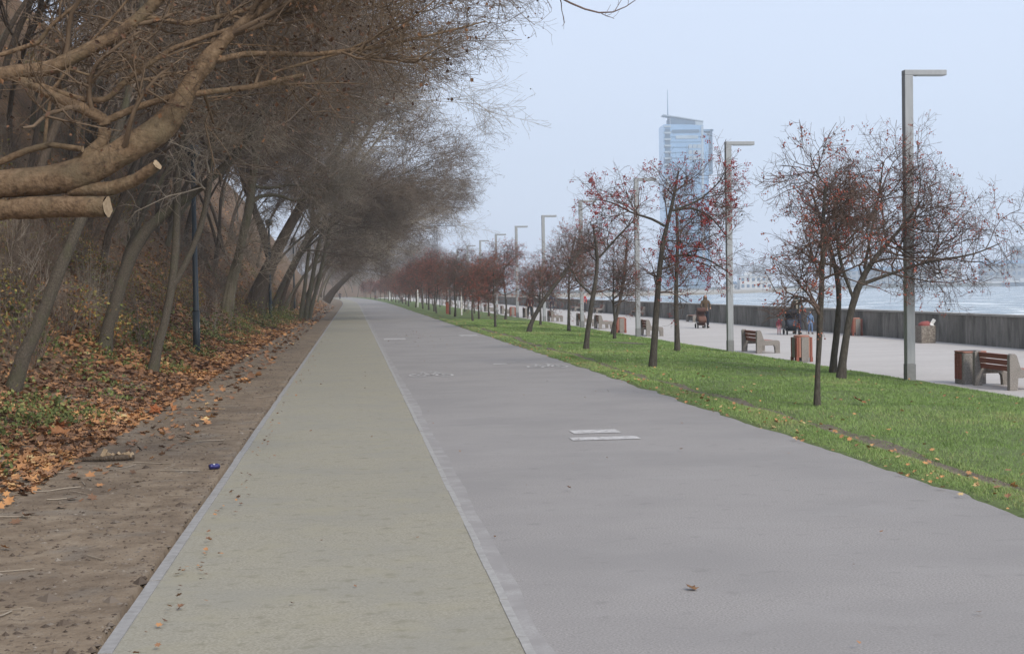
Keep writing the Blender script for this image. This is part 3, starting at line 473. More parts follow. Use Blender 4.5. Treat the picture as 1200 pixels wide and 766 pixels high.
def leafbits(rg, pts, n, size, per=1, shape=4, spread=.03):
    """n small curled blades at random points of pts (k,3)"""
    c = pts[rg.integers(0, len(pts), n)] + rg.normal(size=(n, 3)) * spread
    a = nrm(rg.normal(size=(n, 3))); b_ = nrm(np.cross(a, rg.normal(size=(n, 3)))); s = (size * rg.uniform(.6, 1.3, n))[:, None]
    h = np.cross(a, b_) * s * .25
    V = np.stack([c - a * s, c + b_ * s * .7 + h, c + a * s, c - b_ * s * .7 + h], 1).reshape(-1, 3)
    i = np.arange(n * 4).reshape(n, 4)
    return V, np.concatenate([i[:, [0, 1, 2]], i[:, [0, 2, 3]]]), np.repeat(rg.uniform(0, 1, n), 4)
OCT = np.array([(1, 0, 0), (-1, 0, 0), (0, 1, 0), (0, -1, 0), (0, 0, 1), (0, 0, -1)], float)
OCF = np.array([(0, 2, 4), (2, 1, 4), (1, 3, 4), (3, 0, 4), (2, 0, 5), (1, 2, 5), (3, 1, 5), (0, 3, 5)])
def berries(rg, pts, n, per, size=.0155, spread=.032):
    c = np.repeat(pts[rg.integers(0, len(pts), n)], per, 0) + rg.normal(size=(n * per, 3)) * spread
    V = (c[:, None] + OCT[None] * (size * rg.uniform(.7, 1.25, (len(c), 1, 1)))).reshape(-1, 3)
    F = (OCF[None] + 6 * np.arange(len(c))[:, None, None]).reshape(-1, 3)
    return V, F, np.repeat(rg.uniform(0, 1, len(c)), 6)

def local(poly, base): return [(x - base[0], y - base[1], z - base[2], r) for x, y, z, r in poly]
def tree_parts(root, trunk_lv, twig_lv, mt, mw, berry=None, mb_='berry', leaf=None, cut=None):
    V, F = join(trunk_lv)
    if cut:
        dv, df = end_discs(cut); n = len(V); V = np.concatenate([V, dv])
        me = mesh_np('trunk', V, [(F, 0), (np.array(df) + n, 1)], [mt, M['cut']], True)
    else: me = mesh_np('trunk', V, [(F, 0)], mt, True)
    link('trunk', me, root)
    V, F = join(twig_lv); link('crown', mesh_np('crown', V, [(F, 0)], mw, True), root)
    if berry: tag(link('berries', mesh_np('berries', berry[0], [(berry[1], 0)], M[mb_], True, berry[2]), root), kind='stuff')
    if leaf: tag(link('leaves', mesh_np('leaves', leaf[0], [(leaf[1], 0)], M['leaf_hang'], False, leaf[2]), root), kind='stuff')

def hawthorn(seed, label, loc, polys, dens=1.0, nb=300, nl=60, size=1.0, bias=(0, 0, .0), m1=13, L1=1.5, t0=.42, group='hawthorns in the lawn', red=None):
    rg = np.random.default_rng(seed)
    root = thing('hawthorn_tree', label, 'tree', loc, group=group)
    main = [resample(p_, 12) for p_ in polys]
    main[0][0][0, 0, 2] -= .25
    tr = []
    for n, (P, R) in enumerate(main):
        if n == 0: R = R * .86; R[0, 0] *= 1.45; R[0, 1] *= 1.1
        else: R = R * .72
        tr.append(rough_tube(rg, P, R, 9))
    tw = []; l1 = []
    for n, (P, R) in enumerate(main):
        P1, R1 = spawn(rg, P, R, m1 if n == 0 else max(6, m1 // 2), t0 if n == 0 else .2, 1, L1 * (1 if n == 0 else .75), (45, 88), .06, .2, 6, .5, .007, .026, bias=bias); l1.append((P1, R1))
    P1 = np.concatenate([a for a, _ in l1]); R1 = np.concatenate([b_ for _, b_ in l1])
    keep = P1[:, :, 2].min(1) > 1.05 * size; P1, R1 = P1[keep], R1[keep]
    tw.append(tubes(P1, R1, 5))
    P2, R2 = spawn(rg, P1, R1, round(8 * dens), .15, 1, 1.0 * size, (30, 80), .02, .24, 5, .7, .0045, .013, .35); tw.append(tubes(P2, R2, 4))
    P3, R3 = spawn(rg, P2, R2, round(6 * dens), .1, 1, .55 * size, (30, 80), .02, .26, 4, .75, .0024, .006, .3); tw.append(tubes(P3, R3, 3))
    P4, R4 = spawn(rg, P3, R3, 3, .15, 1, .22 * size, (30, 75), .03, .2, 3, .8, .0018, .0036, .2); tw.append(tubes(P4, R4, 3))
    pts = np.concatenate([P4[:, -1], P3[:, -1], P3[:, 2]])
    if red is not None:      # berries thickest around some boughs
        c = pts[rg.integers(0, len(pts), red)]; d = np.min(np.linalg.norm(pts[:, None] - c[None], axis=-1), 1); w = pts[d < .27]
        if len(w) > 20: pts = np.concatenate([w, w, w, pts])
    tree_parts(root, tr, tw, M['bark_haw'], M['twig_haw'], berries(rg, pts, nb, 5 if red is None else 8, .0155) if nb else None, mb_='berry' if red is not None else 'berry_far', leaf=leafbits(rg, pts, nl, .03) if nl else None)
    return root

def wood_tree(seed, label, loc, polys, mt, mw, group=None, lmax=.03, amt=.04, thick=.72, bare=(), m1=9, L1=3.2, m2=9, L2=1.5, m3=9, L3=.75, m4=3, L4=.35, t0=.35, bias=(.05, 0, 0), nl=0, lsize=.055, cut=None, up=.03, fine=1.0, cat='tree', name='bare_tree', sides=10, k0=16, nstems=1, droop=-.02, dead=0):
    rg = np.random.default_rng(seed); root = thing(name, label, cat, loc, group=group)
    main = [resample(p_, k0) for p_ in polys]; tr = []
    for n, (P, R) in enumerate(main):
        if n < nstems:
            P[0, 0, 2] -= .35; R = R.copy(); R[0, 0] *= 1.35; R[0, 1] *= 1.12
        R = R * thick; tr.append(rough_tube(rg, P, R, sides if R.max() > .06 else 6, amt))
    P1s = [spawn(rg, P, R, m1 if n < nstems else max(3, m1 // 2), t0 if n < nstems else .3, 1, L1 * (1 if n < nstems else .6), (35, 75), up, .16, 7, .55, .012, lmax, .4, bias) for n, (P, R) in enumerate(main) if n not in bare]
    P1 = np.concatenate([a for a, _ in P1s]); R1 = np.concatenate([b_ for _, b_ in P1s]); tw = [tubes(P1, R1, 5)]
    P2, R2 = spawn(rg, P1, R1, m2, .15, 1, L2, (30, 75), up * .6, .2, 5, .65, .006 * fine, .028, .4, bias); tw.append(tubes(P2, R2, 4))
    P3, R3 = spawn(rg, P2, R2, m3, .1, 1, L3, (30, 75), droop, .22, 4, .7, .0036 * fine, .011 * fine, .3); tw.append(tubes(P3, R3, 3))
    pts = P3[:, -1]
    if m4:
        P4, R4 = spawn(rg, P3, R3, m4, .15, 1, L4, (30, 70), droop, .2, 3, .75, .0030 * fine, .0055 * fine, .2); tw.append(tubes(P4, R4, 3)); pts = P4[:, -1]
    tree_parts(root, tr, tw, mt, mw, leaf=leafbits(rg, pts, nl, lsize, spread=.05) if nl else None, cut=[main[i] for i in cut] if cut else None)
    return root

def P_(k, base): return local(POLY[k], base)
def baseof(k): x, y, z, r = POLY[k][0]; return (x, y, z)

# --- the wood on the left
for k_, dy in (('A1', .22), ('A2', .22), ('A4', .1), ('A8', .1)):      # the sawn ends turn a little towards the path
    p_ = POLY[k_]; p_[-2] = (p_[-2][0], p_[-2][1] - dy * .4, *p_[-2][2:]); p_[-1] = (p_[-1][0] - .02, p_[-1][1] - dy, *p_[-1][2:])
tA = (POLY['A0'][0][0], 14.0, POLY['A0'][0][2])
tA = (tA[0], tA[1], min(tA[2], gzf(tA[0], tA[1])))
wood_tree(11, 'thick brown leaning tree with sawn limbs reaching over the dirt edge at upper left', tA, [P_(f'A{i}', tA) for i in range(14)], M['bark_brown'], M['twig_warm'],
          m1=7, L1=1.5, m2=5, L2=.8, m3=6, L3=.45, m4=3, L4=.22, t0=.5, bias=(.08, .06, .03), nl=1400, lsize=.024, cut=(1, 2, 4, 8), name='sawn_leaning_tree', k0=64, sides=16, fine=.62, amt=.022, thick=.9, bare=(1, 2, 8))
ov = [(x - tA[0], y - tA[1], z - tA[2], r) for x, y, z, r in POLY['A14']]
rgo = np.random.default_rng(4); Po, Ro = resample(ov, 22); q1 = spawn(rgo, Po, Ro, 9, .3, 1, .45, (25, 60), .02, .15, 5, .6, .0025, .006); q2 = spawn(rgo, *q1, 3, .2, 1, .16, (25, 60), 0, .2, 3, .7, .0018, .004)
Vo, Fo = join([tubes(Po, Ro, 5), tubes(*q1, 4), tubes(*q2, 3)]); tA_root = [o for o in bpy.data.objects if o.name == 'sawn_leaning_tree'][0]
link('overhanging_branch', mesh_np('overhanging_branch', Vo, [(Fo, 0)], M['twig_haw'], True), tA_root)
b_ = baseof('B'); wood_tree(12, 'grey smooth trunk leaning right below the sawn log, leftmost in the leaves', b_, [P_('B', b_)], M['bark_grey'], M['twig_brown'], m1=8, L1=2.2, t0=.55)
b_ = baseof('C'); wood_tree(13, 'dark grey trunk bending over to the right behind the leftmost slim trunks', b_, [P_('C', b_)], M['bark_grey'], M['twig_brown'], m1=10, L1=2.8, t0=.5, nl=200)
b_ = baseof('D'); wood_tree(14, 'slim grey forked trunk just left of the nearest slate blue lamp pole', b_, [P_('D', b_), P_('Dk', b_)], M['bark_grey'], M['twig_pale'], m1=10, L1=2.2, t0=.5)
b_ = baseof('F'); wood_tree(15, 'pale greenish slim tree with a low white side bough, right of the nearest lamp pole', b_, [P_(k, b_) for k in ('F', 'Fk', 'Fb', 'Fc', 'Fd')], M['bark_pale'], M['twig_pale'], m1=14, L1=4.4, L2=2, t0=.4, nl=500, lsize=.03, bias=(.15, 0, 0), thick=.86)
b_ = baseof('G'); wood_tree(16, 'broad old brown trunk with a spreading foot behind the pale slim tree', b_, [P_(k, b_) for k in ('G', 'Gl')], M['bark_dark'], M['twig_brown'], m1=15, L1=5.4, L2=2.4, L3=1.0, t0=.3, nl=900, lsize=.035, bias=(.16, 0, -.01), thick=.68, fine=1.3, lmax=.06)
b_ = baseof('J'); wood_tree(17, 'brown trunk leaning right between the broad old trunk and the clump of stems', b_, [P_('J', b_)], M['bark_grey'], M['twig_brown'], m1=14, L1=5.4, L2=2.4, L3=1.0, t0=.35, nl=900, lsize=.035, bias=(.16, 0, -.01), thick=.68, fine=1.3, lmax=.06)
b_ = baseof('K'); wood_tree(18, 'clump of three tall grey stems beside the dirt edge before the far bend', b_, [P_(k, b_) for k in ('K', 'K1', 'K3')], M['bark_pale'], M['twig_pale'], m1=12, L1=4.8, L2=2.2, L3=1.0, t0=.35, nstems=3, nl=900, lsize=.035, bias=(.16, 0, -.01), thick=.56, fine=1.3, lmax=.05)
b_ = baseof('I'); b_ = (b_[0], b_[1], gzf(b_[0], b_[1]) - .2); wood_tree(19, 'dark trunk leaning far out over the path where the wood ends', b_, [P_('I', b_)], M['bark_dark'], M['twig_brown'], m1=24, L1=7, m2=10, L2=3.4, L3=1.6, L4=.7, t0=.25, fine=3, lmax=.12, thick=.72)

# prototypes of the trees that arch over the path; the first placement moves the prototype itself
def arch_poly(rg, h, lean, r):
    pts = []
    for i in range(9):
        t = i / 8; pts.append((lean * t**1.7 + rg.normal() * .12, rg.normal() * .18 + .0, h * t**.92, r * (1 - .85 * t)))
    return pts
protos = []
rgA = np.random.default_rng(77)
specs = [(9.3, 9.2, .095, 'bark_grey', 'twig_brown', 1800), (10.2, 8.4, .12, 'bark_dark', 'twig_brown', 1500), (9, 9.8, .085, 'bark_pale', 'twig_pale', 700), (10.6, 7.8, .135, 'bark_dark', 'twig_brown', 2000), (9.8, 9.0, .10, 'bark_grey', 'twig_brown', 1500)]
def arch_tree(i, label, group):
    h, lean, r, bm_, tm_, nl = specs[i]
    main = arch_poly(rgA, h, lean, r)
    q = main[3]; side = [(q[0] + t * (1.6 + .4 * i), q[1] + (1 if i % 2 else -1) * t * 1.6, q[2] + t * (h - q[2]) * .75, r * .55 * (1 - .8 * t)) for t in np.linspace(0, 1, 7)]
    q = main[4]; side2 = [(q[0] + t * 3.2, q[1] + (-1 if i % 2 else 1) * t * 1.9, q[2] + t * 2.6, r * .45 * (1 - .8 * t)) for t in np.linspace(0, 1, 7)]
    return wood_tree(100 + i, label, (0, 0, 0), [main, side, side2], M[bm_], M[tm_], group=group, m1=16, L1=5.4, m2=9, L2=2.4, m3=7, L3=1.1, m4=2, L4=.5, t0=.28, bias=(.19, 0, -.012), nl=nl, lsize=.034, droop=-.05, fine=1.6, lmax=.07, thick=.86)
kinds = ['grey trunked bare tree arching over the path edge', 'dark barked bare tree arching over the path edge', 'pale stemmed bare tree arching over the path edge', 'thick dark bare tree arching over the path edge', 'grey bare tree with thin brown leaves arching over the path edge']
arch_spots = [(-7.0, 30, 3, .1), (-6.9, 41, 1, -.12), (-7.6, 49, 4, .1), (-8.8, 57, 0, .1), (-9.4, 64, 3, -.1), (-9.0, 72, 2, .1), (-9.6, 79, 1, -.1), (-5.9, 90, 0, .0), (-5.3, 96, 4, .1), (-5.2, 101, 3, -.2), (-5.2, 111, 2, .1), (-5.0, 120, 1, .2), (-4.6, 131, 4, -.1),
              (-4.6, 142, 0, .2), (-4.4, 154, 3, -.2), (-4.8, 166, 1, .1), (-4.3, 178, 2, .0), (-5.0, 190, 4, .2), (-4.4, 214, 0, -.1), (-5.2, 228, 3, .1), (-5.0, 246, 1, .2), (-5.6, 266, 4, -.2), (-5.6, 290, 0, 0), (-6.4, 315, 3, .1), (-7, 345, 1, .2)]
wide = ['near the broad old trunk', 'beside the first lamp pole', 'beyond the clump of stems', 'far along the path']
def put_arch(i, x, y, k, rz, lab, grp, sc):
    z = gzf(x, y) - .1
    if y > 440: z = max(float(far_z(x, y)), -.6) - .1 if y < 700 else -.7
    if protos[k] is None:
        protos[k] = arch_tree(k, lab, grp); protos[k].location = (x, y, z); protos[k].rotation_euler = (0, 0, rz); protos[k].scale = sc if isinstance(sc, tuple) else (sc, sc, sc); return protos[k]
    return dup(protos[k], (x, y, z), rz, sc, lab, grp)
protos = [None] * 5
rr = random.Random(5); ordk = [-1] * 5; ORD = ['first', 'second', 'third', 'fourth', 'fifth', 'sixth', 'seventh', 'eighth']
for i, (x, y, k, rz) in enumerate(arch_spots):
    ordk[k] += 1; put_arch(i, x + float(sh(y)), y, k, rz, kinds[k] + ', ' + ORD[ordk[k]] + ' of its kind', 'bare trees arching over the path', ((1.12, 1.1, 1.03) if y < 52 else (1.5, 1.15, 1.06)) if x < -7.3 else ((.98, 1.05, 1.0) if y < 35 else (1.16, 1.12, 1.04) if y < 45 else ((1.3, 1.1, 1.02) if y < 160 else rr.uniform(.95, 1.15))))
# deep wood up the bank
for i in range(60):
    y = 21 + 2.1 * i + rr.uniform(-2, 2); x = -8.6 - abs(rr.gauss(0, 1)) * (2.6 + y * .045); k = rr.choice([0, 1, 3, 4])
    if y < 40: x = min(x, -10.2)
    put_arch(i, x, y, k, rr.uniform(-1.2, 1.2), 'bare brown tree in the wood up the bank behind the front row', 'bare trees up the bank', rr.uniform(.75, 1.15))
for i in range(16):
    y = 42 + 3.6 * i; put_arch(i, -10.2 - rr.uniform(0, 3.2), y, rr.choice([0, 1, 2, 3, 4]), rr.uniform(-.6, .6), 'bare brown tree in the wood up the bank behind the front row', 'bare trees up the bank', rr.uniform(.8, 1.1))
for i in range(14):
    y = 92 + 7.5 * i; put_arch(i, -y * rr.uniform(.07, .125), y, rr.choice([0, 1, 3, 4]), rr.uniform(-3.1, 3.1), 'bare brown tree in the wood up the bank behind the front row', 'bare trees up the bank', rr.uniform(.95, 1.25))
# trees closing the view at the end of the path and along the shore beyond it
for i, (x, y, k, s_) in enumerate([(-14, 420, 1, 1.2), (-9, 440, 0, 1), (-6, 470, 3, 1.2), (-2, 490, 4, 1.1), (3, 505, 1, 1.2), (8, 520, 3, 1.1), (14, 535, 0, 1.2), (-3, 455, 2, .9), (20, 560, 4, 1.3), (28, 590, 1, 1.5), (38, 600, 3, 1.4), (48, 612, 0, 1.5), (33, 640, 4, 1.7), (58, 640, 1, 1.6), (70, 655, 3, 1.5),
                                   (22, 620, 3, 1.7), (12, 600, 1, 1.6), (2, 590, 0, 1.7), (-8, 560, 3, 1.8), (-18, 520, 1, 1.7), (-9, 400, 0, 1.1), (-13, 390, 3, 1.2), (-7, 425, 2, 1.1), (-1.5, 440, 3, 1.0), (1.5, 452, 1, 1.1), (4, 470, 0, 1.1), (7, 485, 3, 1.2), (10.5, 470, 2, 1.0), (13, 500, 4, 1.2), (-4.5, 480, 4, 1.2), (0, 500, 1, 1.3), (6, 540, 0, 1.4), (16, 520, 3, 1.2), (10, 560, 4, 1.5), (-30, 540, 1, 1.3), (-22, 560, 3, 1.2), (-2, 545, 1, 1.2), (4, 575, 3, 1.3), (-12, 600, 0, 1.4), (26, 560, 1, 1.2), (34, 575, 4, 1.2), (16, 580, 0, 1.3), (44, 590, 3, 1.2), (-26, 600, 4, 1.4), (22, 585, 2, 1.4), (30, 610, 0, 1.6)]):
    put_arch(i, x, y, k, rr.uniform(0, 6.28), 'hazy bare tree closing the view past the far bend', 'hazy trees beyond the bend', s_)
for i, (x, y, k, s_) in enumerate([(150, 1000, 0, 1.6), (175, 1010, 3, 1.5), (205, 1010, 1, 1.6), (262, 1000, 3, 1.6), (276, 1005, 0, 1.8), (290, 1000, 1, 1.5), (318, 1010, 3, 1.5), (345, 1015, 0, 1.6), (380, 1025, 1, 1.4), (415, 1030, 3, 1.3), (128, 960, 1, 1.6), (105, 900, 3, 1.7), (92, 840, 0, 1.6)]):
    put_arch(i, x, y, k, rr.uniform(0, 6.28), 'pale hazy tree on the far shore below the tower', 'hazy trees on the far shore', s_)
t = dup(protos[1], (86, 600, -.7), 0.4, (2.3, 2.3, 2.2), 'large round hazy bare tree right of the fifth lamp post', skip=('leaves',)); del t['group']

# --- hawthorns in the lawn
def haw(seed, label, keys, **k):
    b0 = baseof(keys[0]); z = float(lawn_z(np.array(b0[0]), np.array(b0[1]), np.array(b0[0]))); b0 = (b0[0], b0[1], z)
    return hawthorn(seed, label, b0, [P_(q, b0) for q in keys], **k)
haw(201, 'nearest slim upright hawthorn with a straight trunk, alone at the front of the lawn', ['R1'], nb=180, nl=60, size=.85, m1=16, L1=1.15, t0=.40)
haw(202, 'wide hawthorn leaning right across the nearest lamp post, brownish crown', ['R2', 'R2r', 'R2l', 'R2u'], nb=560, nl=200, bias=(.10, 0, .0), m1=16, L1=2.3, t0=.4)
haw(203, 'hawthorn trunk standing close behind the wide leaning one', ['R2b'], nb=260, nl=80, m1=9, L1=1.7, t0=.42)
haw(204, 'open hawthorn hung with bright red berries in front of the glass tower', ['R3', 'R3a', 'R3b', 'R3c', 'R3d'], nb=620, nl=90, m1=9, L1=1.15, t0=.38, red=20, dens=.8)
haw(205, 'thin straight hawthorn just right of the red berried one', ['R4'], nb=60, nl=30, dens=.75, m1=10, L1=1.5, t0=.4)
haw(206, 'slim hawthorn with forked bare top, left of the red berried one', ['R5', 'R5a', 'R5b'], nb=60, nl=50, dens=.65, m1=8, L1=1.3, t0=.4)
haw(207, 'small hawthorn leaning right beside the litter bin in mid lawn', ['R6'], nb=200, nl=60, dens=.75, m1=11, L1=1.5, t0=.35)
haw(208, 'hawthorn tilted steeply to the right over the edge of the lawn', ['R7'], nb=60, nl=60, dens=.8, m1=12, L1=1.7, t0=.35)
hp = []
for i in range(4):
    rg = np.random.default_rng(300 + i); h = 3.0 + .3 * i
    pl = [(rg.normal() * .05 + .1 * t * t * (i - 1), rg.normal() * .05, h * t, .075 * (1 - .7 * t)) for t in np.linspace(0, 1, 8)]
    spots = [(7.2, 73.5), (7.2, 87.5), (6.9, 120), (7.5, 112)]
    x, y = spots[i]; z = float(lawn_z(np.array(x), np.array(y), np.array(x)))
    hp.append(hawthorn(300 + i, ['red berried hawthorn left of the steeply tilted one', 'dark tall hawthorn left of the red berried pair', 'red hawthorn near the rust red post', 'bushy hawthorn beside the rust red post'][i], (x, y, z), [pl], nb=[900, 150, 700, 450][i], nl=120, m1=20, L1=1.8, t0=.36))
rest = [(10.3, 57, 1), (10.2, 68, 3), (10.4, 80, 0), (8.2, 95, 0), (10.3, 98, 2), (10.3, 111, 1), (7.2, 103, 1), (10.2, 122, 3), (7.3, 130, 2), (7.3, 140, 0), (10.3, 133, 1), (10.3, 146, 2), (7.2, 151, 3), (6.9, 160, 2), (7.4, 170, 0), (6.7, 174, 2), (10.3, 160, 3), (10.3, 172, 0), (7.1, 184, 1), (10.2, 186, 2), (7.2, 197, 0), (10.2, 200, 3), (7.2, 210, 2), (7.2, 224, 3), (10.2, 215, 0), (10.2, 230, 2), (7.2, 238, 0), (7.2, 254, 2), (10.2, 248, 1), (7.2, 270, 3), (10.2, 266, 0), (7.2, 290, 2), (10.2, 288, 3), (7.2, 312, 0), (10.2, 315, 2), (7.2, 336, 0), (7.0, 362, 2), (7.0, 390, 0), (10, 345, 2), (10, 380, 3), (13.5, 108, 1)]
near_names = {0: 'red tinged hawthorn standing in the hazy middle rows of the lawn', 1: 'greyish bare hawthorn standing in the hazy middle rows of the lawn', 2: 'red berried hawthorn in the dense far rows of the lawn', 3: 'bushy brown hawthorn in the dense far rows of the lawn'}
for i, (x, y, k) in enumerate(rest):
    X = x + float(sh(y)); z = float(lawn_z(np.array(X), np.array(y), np.array(min(x, 12.4))))
    dup(hp[k], (X, y, z), rr.uniform(0, 6.28), rr.uniform(.95, 1.35), near_names[k], 'hawthorns in the far rows')
# ------------------------------------------------------------------ undergrowth, leaves, grass (nobody could count them)
rg = np.random.default_rng(9)
def shrub_mesh(seed, h=1.7, stems=14):
    r = np.random.default_rng(seed); st = []
    for _ in range(stems):
        a = r.uniform(0, 6.28); s_ = r.uniform(.1, .8); hh = h * r.uniform(.5, 1.2)
        st.append([(math.cos(a) * .15 + math.cos(a) * s_ * t**1.4, math.sin(a) * .15 + math.sin(a) * s_ * t**1.4, hh * t - .05, .011 * (1 - .8 * t)) for t in np.linspace(0, 1, 5)])
    P = np.concatenate([resample(s_, 5)[0] for s_ in st]); Rr = np.concatenate([resample(s_, 5)[1] for s_ in st])
    L = [tubes(P, Rr, 3)]
    P2, R2 = spawn(r, P, Rr, 6, .15, 1, .6, (25, 70), .02, .25, 3, .7, .003, .007); L.append(tubes(P2, R2, 3))
    P3, R3 = spawn(r, P2, R2, 3, .1, 1, .34, (25, 70), 0, .25, 2, .8, .0026, .005); L.append(tubes(P3, R3, 3))
    return join(L)
sv = [shrub_mesh(500 + i, 1.2 + .35 * i) for i in range(4)]
for q, (name, m) in enumerate((('undergrowth', M['twig_brown']), ('pale_undergrowth', M['twig_pale']))):
    V, F, n = [], [], 0
    for i in range(150 if q == 0 else 44):
        y = 15 * (9 ** rg.uniform(0, 1)); x = -5.0 - abs(rg.normal()) * (2.6 + y * .045)
        if y < 22: x -= 1.4
        v, f = sv[rg.integers(0, 4)]; a = rg.uniform(0, 6.28); c, s_ = math.cos(a), math.sin(a); k = rg.uniform(.7, 1.3) * (.5 if y < 26 else 1)
        w = np.stack([v[:, 0] * c - v[:, 1] * s_, v[:, 0] * s_ + v[:, 1] * c, v[:, 2]], -1) * k + [x, y, gzf(x, y)]
        V.append(w); F.append(f + n); n += len(v)
    tag(link(name, mesh_np(name, np.concatenate(V), [(np.concatenate(F), 0)], m, True)), kind='stuff')
    if q == 0:      # the last yellow and orange leaves still on the shoots
        pts = np.concatenate(V); pts = pts[(vnoise(pts[:, 0] * .45, pts[:, 1] * .3, 91) > .5) & (pts[:, 1] < 110) & (pts[:, 2] - gz(pts[:, 0], pts[:, 1]) < 1.3)]
        v, f, t_ = leafbits(rg, pts, 20000, .040, spread=.06)
        tag(link('shrub_leaves', mesh_np('shrub_leaves', v, [(f, 0)], M['shrub_leaf'], False, t_)), kind='stuff')

# fallen leaves: lobed blades lying at all angles
LOBE = np.array([(0, -1), (.35, -.45), (.95, -.5), (.62, 0), (.98, .55), (.42, .5), (0, 1.05), (-.42, .5), (-.98, .55), (-.62, 0), (-.95, -.5), (-.35, -.45)], float)
def leaf_cloud(n, xy, zf, size, tilt, tint, lobed):
    c = np.concatenate([xy, (zf(xy[:, 0], xy[:, 1]) + rg.uniform(.005, .03, n))[:, None]], 1)
    nm = nrm(np.concatenate([rg.normal(size=(n, 2)) * tilt, np.ones((n, 1))], 1)); a = nrm(np.cross(nm, rg.normal(size=(n, 3)))); b_ = np.cross(nm, a)
    s_ = (size * rg.uniform(.5, 1.35, n))[:, None, None]
    base = LOBE if lobed else LOBE[[0, 2, 4, 6, 8, 10]]
    curl = (np.abs(base[:, 0]) + np.abs(base[:, 1]) * .5)[None, :, None] * rg.uniform(-.1, .5, n)[:, None, None]
    ring = c[:, None] + s_ * (base[None, :, :1] * a[:, None] + base[None, :, 1:] * b_[:, None] + curl * nm[:, None])
    k = len(base); V = np.concatenate([c[:, None], ring], 1).reshape(-1, 3); o_ = (np.arange(n) * (k + 1))[:, None, None]
    i = np.arange(k); F = (np.stack([0 * i, 1 + i, 1 + (i + 1) % k], -1)[None] + o_).reshape(-1, 3)
    return V, F, np.repeat(tint, k + 1)
def bank_xy(n, y0, y1, pw):
    y = y0 * (y1 / y0) ** (rg.uniform(0, 1, n) ** pw)
    x = -3.2 - np.abs(rg.normal(size=n)) * (1.6 + .035 * y)
    x = np.where(rg.uniform(size=n) < .03, rg.uniform(-4.2, -2.2, n), x)
    return np.stack([x, y], 1)
def bank_tint(xy):
    b_ = fbm(xy[:, 0] * .5, xy[:, 1] * .35, 61); return np.clip(b_ * .95 - .05 + rg.normal(size=len(xy)) * .22, 0, 1)
def keep_dirt(xy): return (xy[:, 1] + rg.normal(size=len(xy)) * 1.0 > 13.6 + 5 * fbm(xy[:, 0] * .9, xy[:, 1] * .5, 65)) | (rg.uniform(size=len(xy)) < .12)
xy = bank_xy(20000, 11, 34, 1.0); xy = xy[keep_dirt(xy)]; A1 = leaf_cloud(len(xy), xy, gz, .052, .38, bank_tint(xy), True)
xy = bank_xy(36000, 30, 190, .9); A2 = leaf_cloud(len(xy), xy, gz, .064, .42, bank_tint(xy), False)
n1 = len(A1[0]); tag(link('fallen_leaves', mesh_np('fallen_leaves', np.concatenate([A1[0], A2[0]]), [(A1[1], 0), (A2[1] + n1, 0)], M['leaf'], False, np.concatenate([A1[2], A2[2]]))), kind='stuff')
lz = lambda x, y: np.maximum(lawn_z(x, y, x), .0) * (x < 5.6) + lawn_z(x, y, x) * (x >= 5.6) + .02
xy = np.stack([np.where(rg.uniform(size=700) < .55, 5.4 + np.abs(rg.normal(size=700)) * .5, rg.uniform(5.5, 12.2, 700)), 11 * 11 ** rg.uniform(0, 1, 700)], 1)
A1 = leaf_cloud(700, xy, lz, .030, .4, rg.uniform(.35, 1, 700), True)
tag(link('lawn_leaves', mesh_np('lawn_leaves', A1[0], [(A1[1], 0)], M['leaf'], False, A1[2])), kind='stuff')
xy = np.concatenate([np.stack([rg.uniform(-1.3, 5.4, 60), 7 * 9 ** rg.uniform(0, 1, 60)], 1), np.stack([2.6 + rg.normal(size=90) * .5, 60 + rg.normal(size=90) * 7], 1), np.stack([-1.25 + np.abs(rg.normal(size=150)) * .12, 7 * 9 ** rg.uniform(0, 1, 150)], 1)])
A1 = leaf_cloud(len(xy), xy, lambda x, y: 0 * x + .012, .020, .3, rg.uniform(.0, .7, len(xy)), True)
tag(link('path_leaves', mesh_np('path_leaves', A1[0], [(A1[1], 0)], M['leaf'], False, A1[2])), kind='stuff')
# clods, crumbs and chips in the dirt
n = 8000; y = 6.5 * 9 ** rg.uniform(0, 1, n); x = -1.45 - rg.uniform(0, 1, n) ** 1.2 * (2.6 + .03 * y)
s_ = np.exp(rg.normal(size=n) * .55) * .0085
c = np.stack([x, y, gz(x, y)], -1); V = (c[:, None] + OCT[None] * s_[:, None, None] * rg.uniform(.5, 1.4, (n, 6, 1)) * [1.3, 1.3, .7]).reshape(-1, 3)
F = (OCF[None] + 6 * np.arange(n)[:, None, None]).reshape(-1, 3)
tag(link('dirt_crumbs', mesh_np('dirt_crumbs', V, [(F, 0)], M['clod'], False, np.repeat(np.clip(rg.normal(size=n) * .2 + .6, 0, 1), 6))), kind='stuff')
# dry sticks
n = 130; y = 9 * 8 ** rg.uniform(0, 1, n); x = -1.7 - rg.uniform(0, 1, n) * (2.6 + .03 * y); a = rg.uniform(0, 6.28, n); l = rg.uniform(.08, .5, n)
P = np.stack([x, y, gz(x, y) + .012], -1)[:, None, :] + np.stack([np.cos(a), np.sin(a), 0 * a], -1)[:, None, :] * (l[:, None] * np.linspace(-.5, .5, 4)[None])[..., None]
P[:, :, 2] = gz(P[:, :, 0], P[:, :, 1]) + .012
V, F = tubes(P, np.full((n, 4), .0045) * rg.uniform(.5, 1.6, (n, 1)), 4)
tag(link('dry_sticks', mesh_np('dry_sticks', V, [(F, 0)], M['twig_pale'])), kind='stuff')
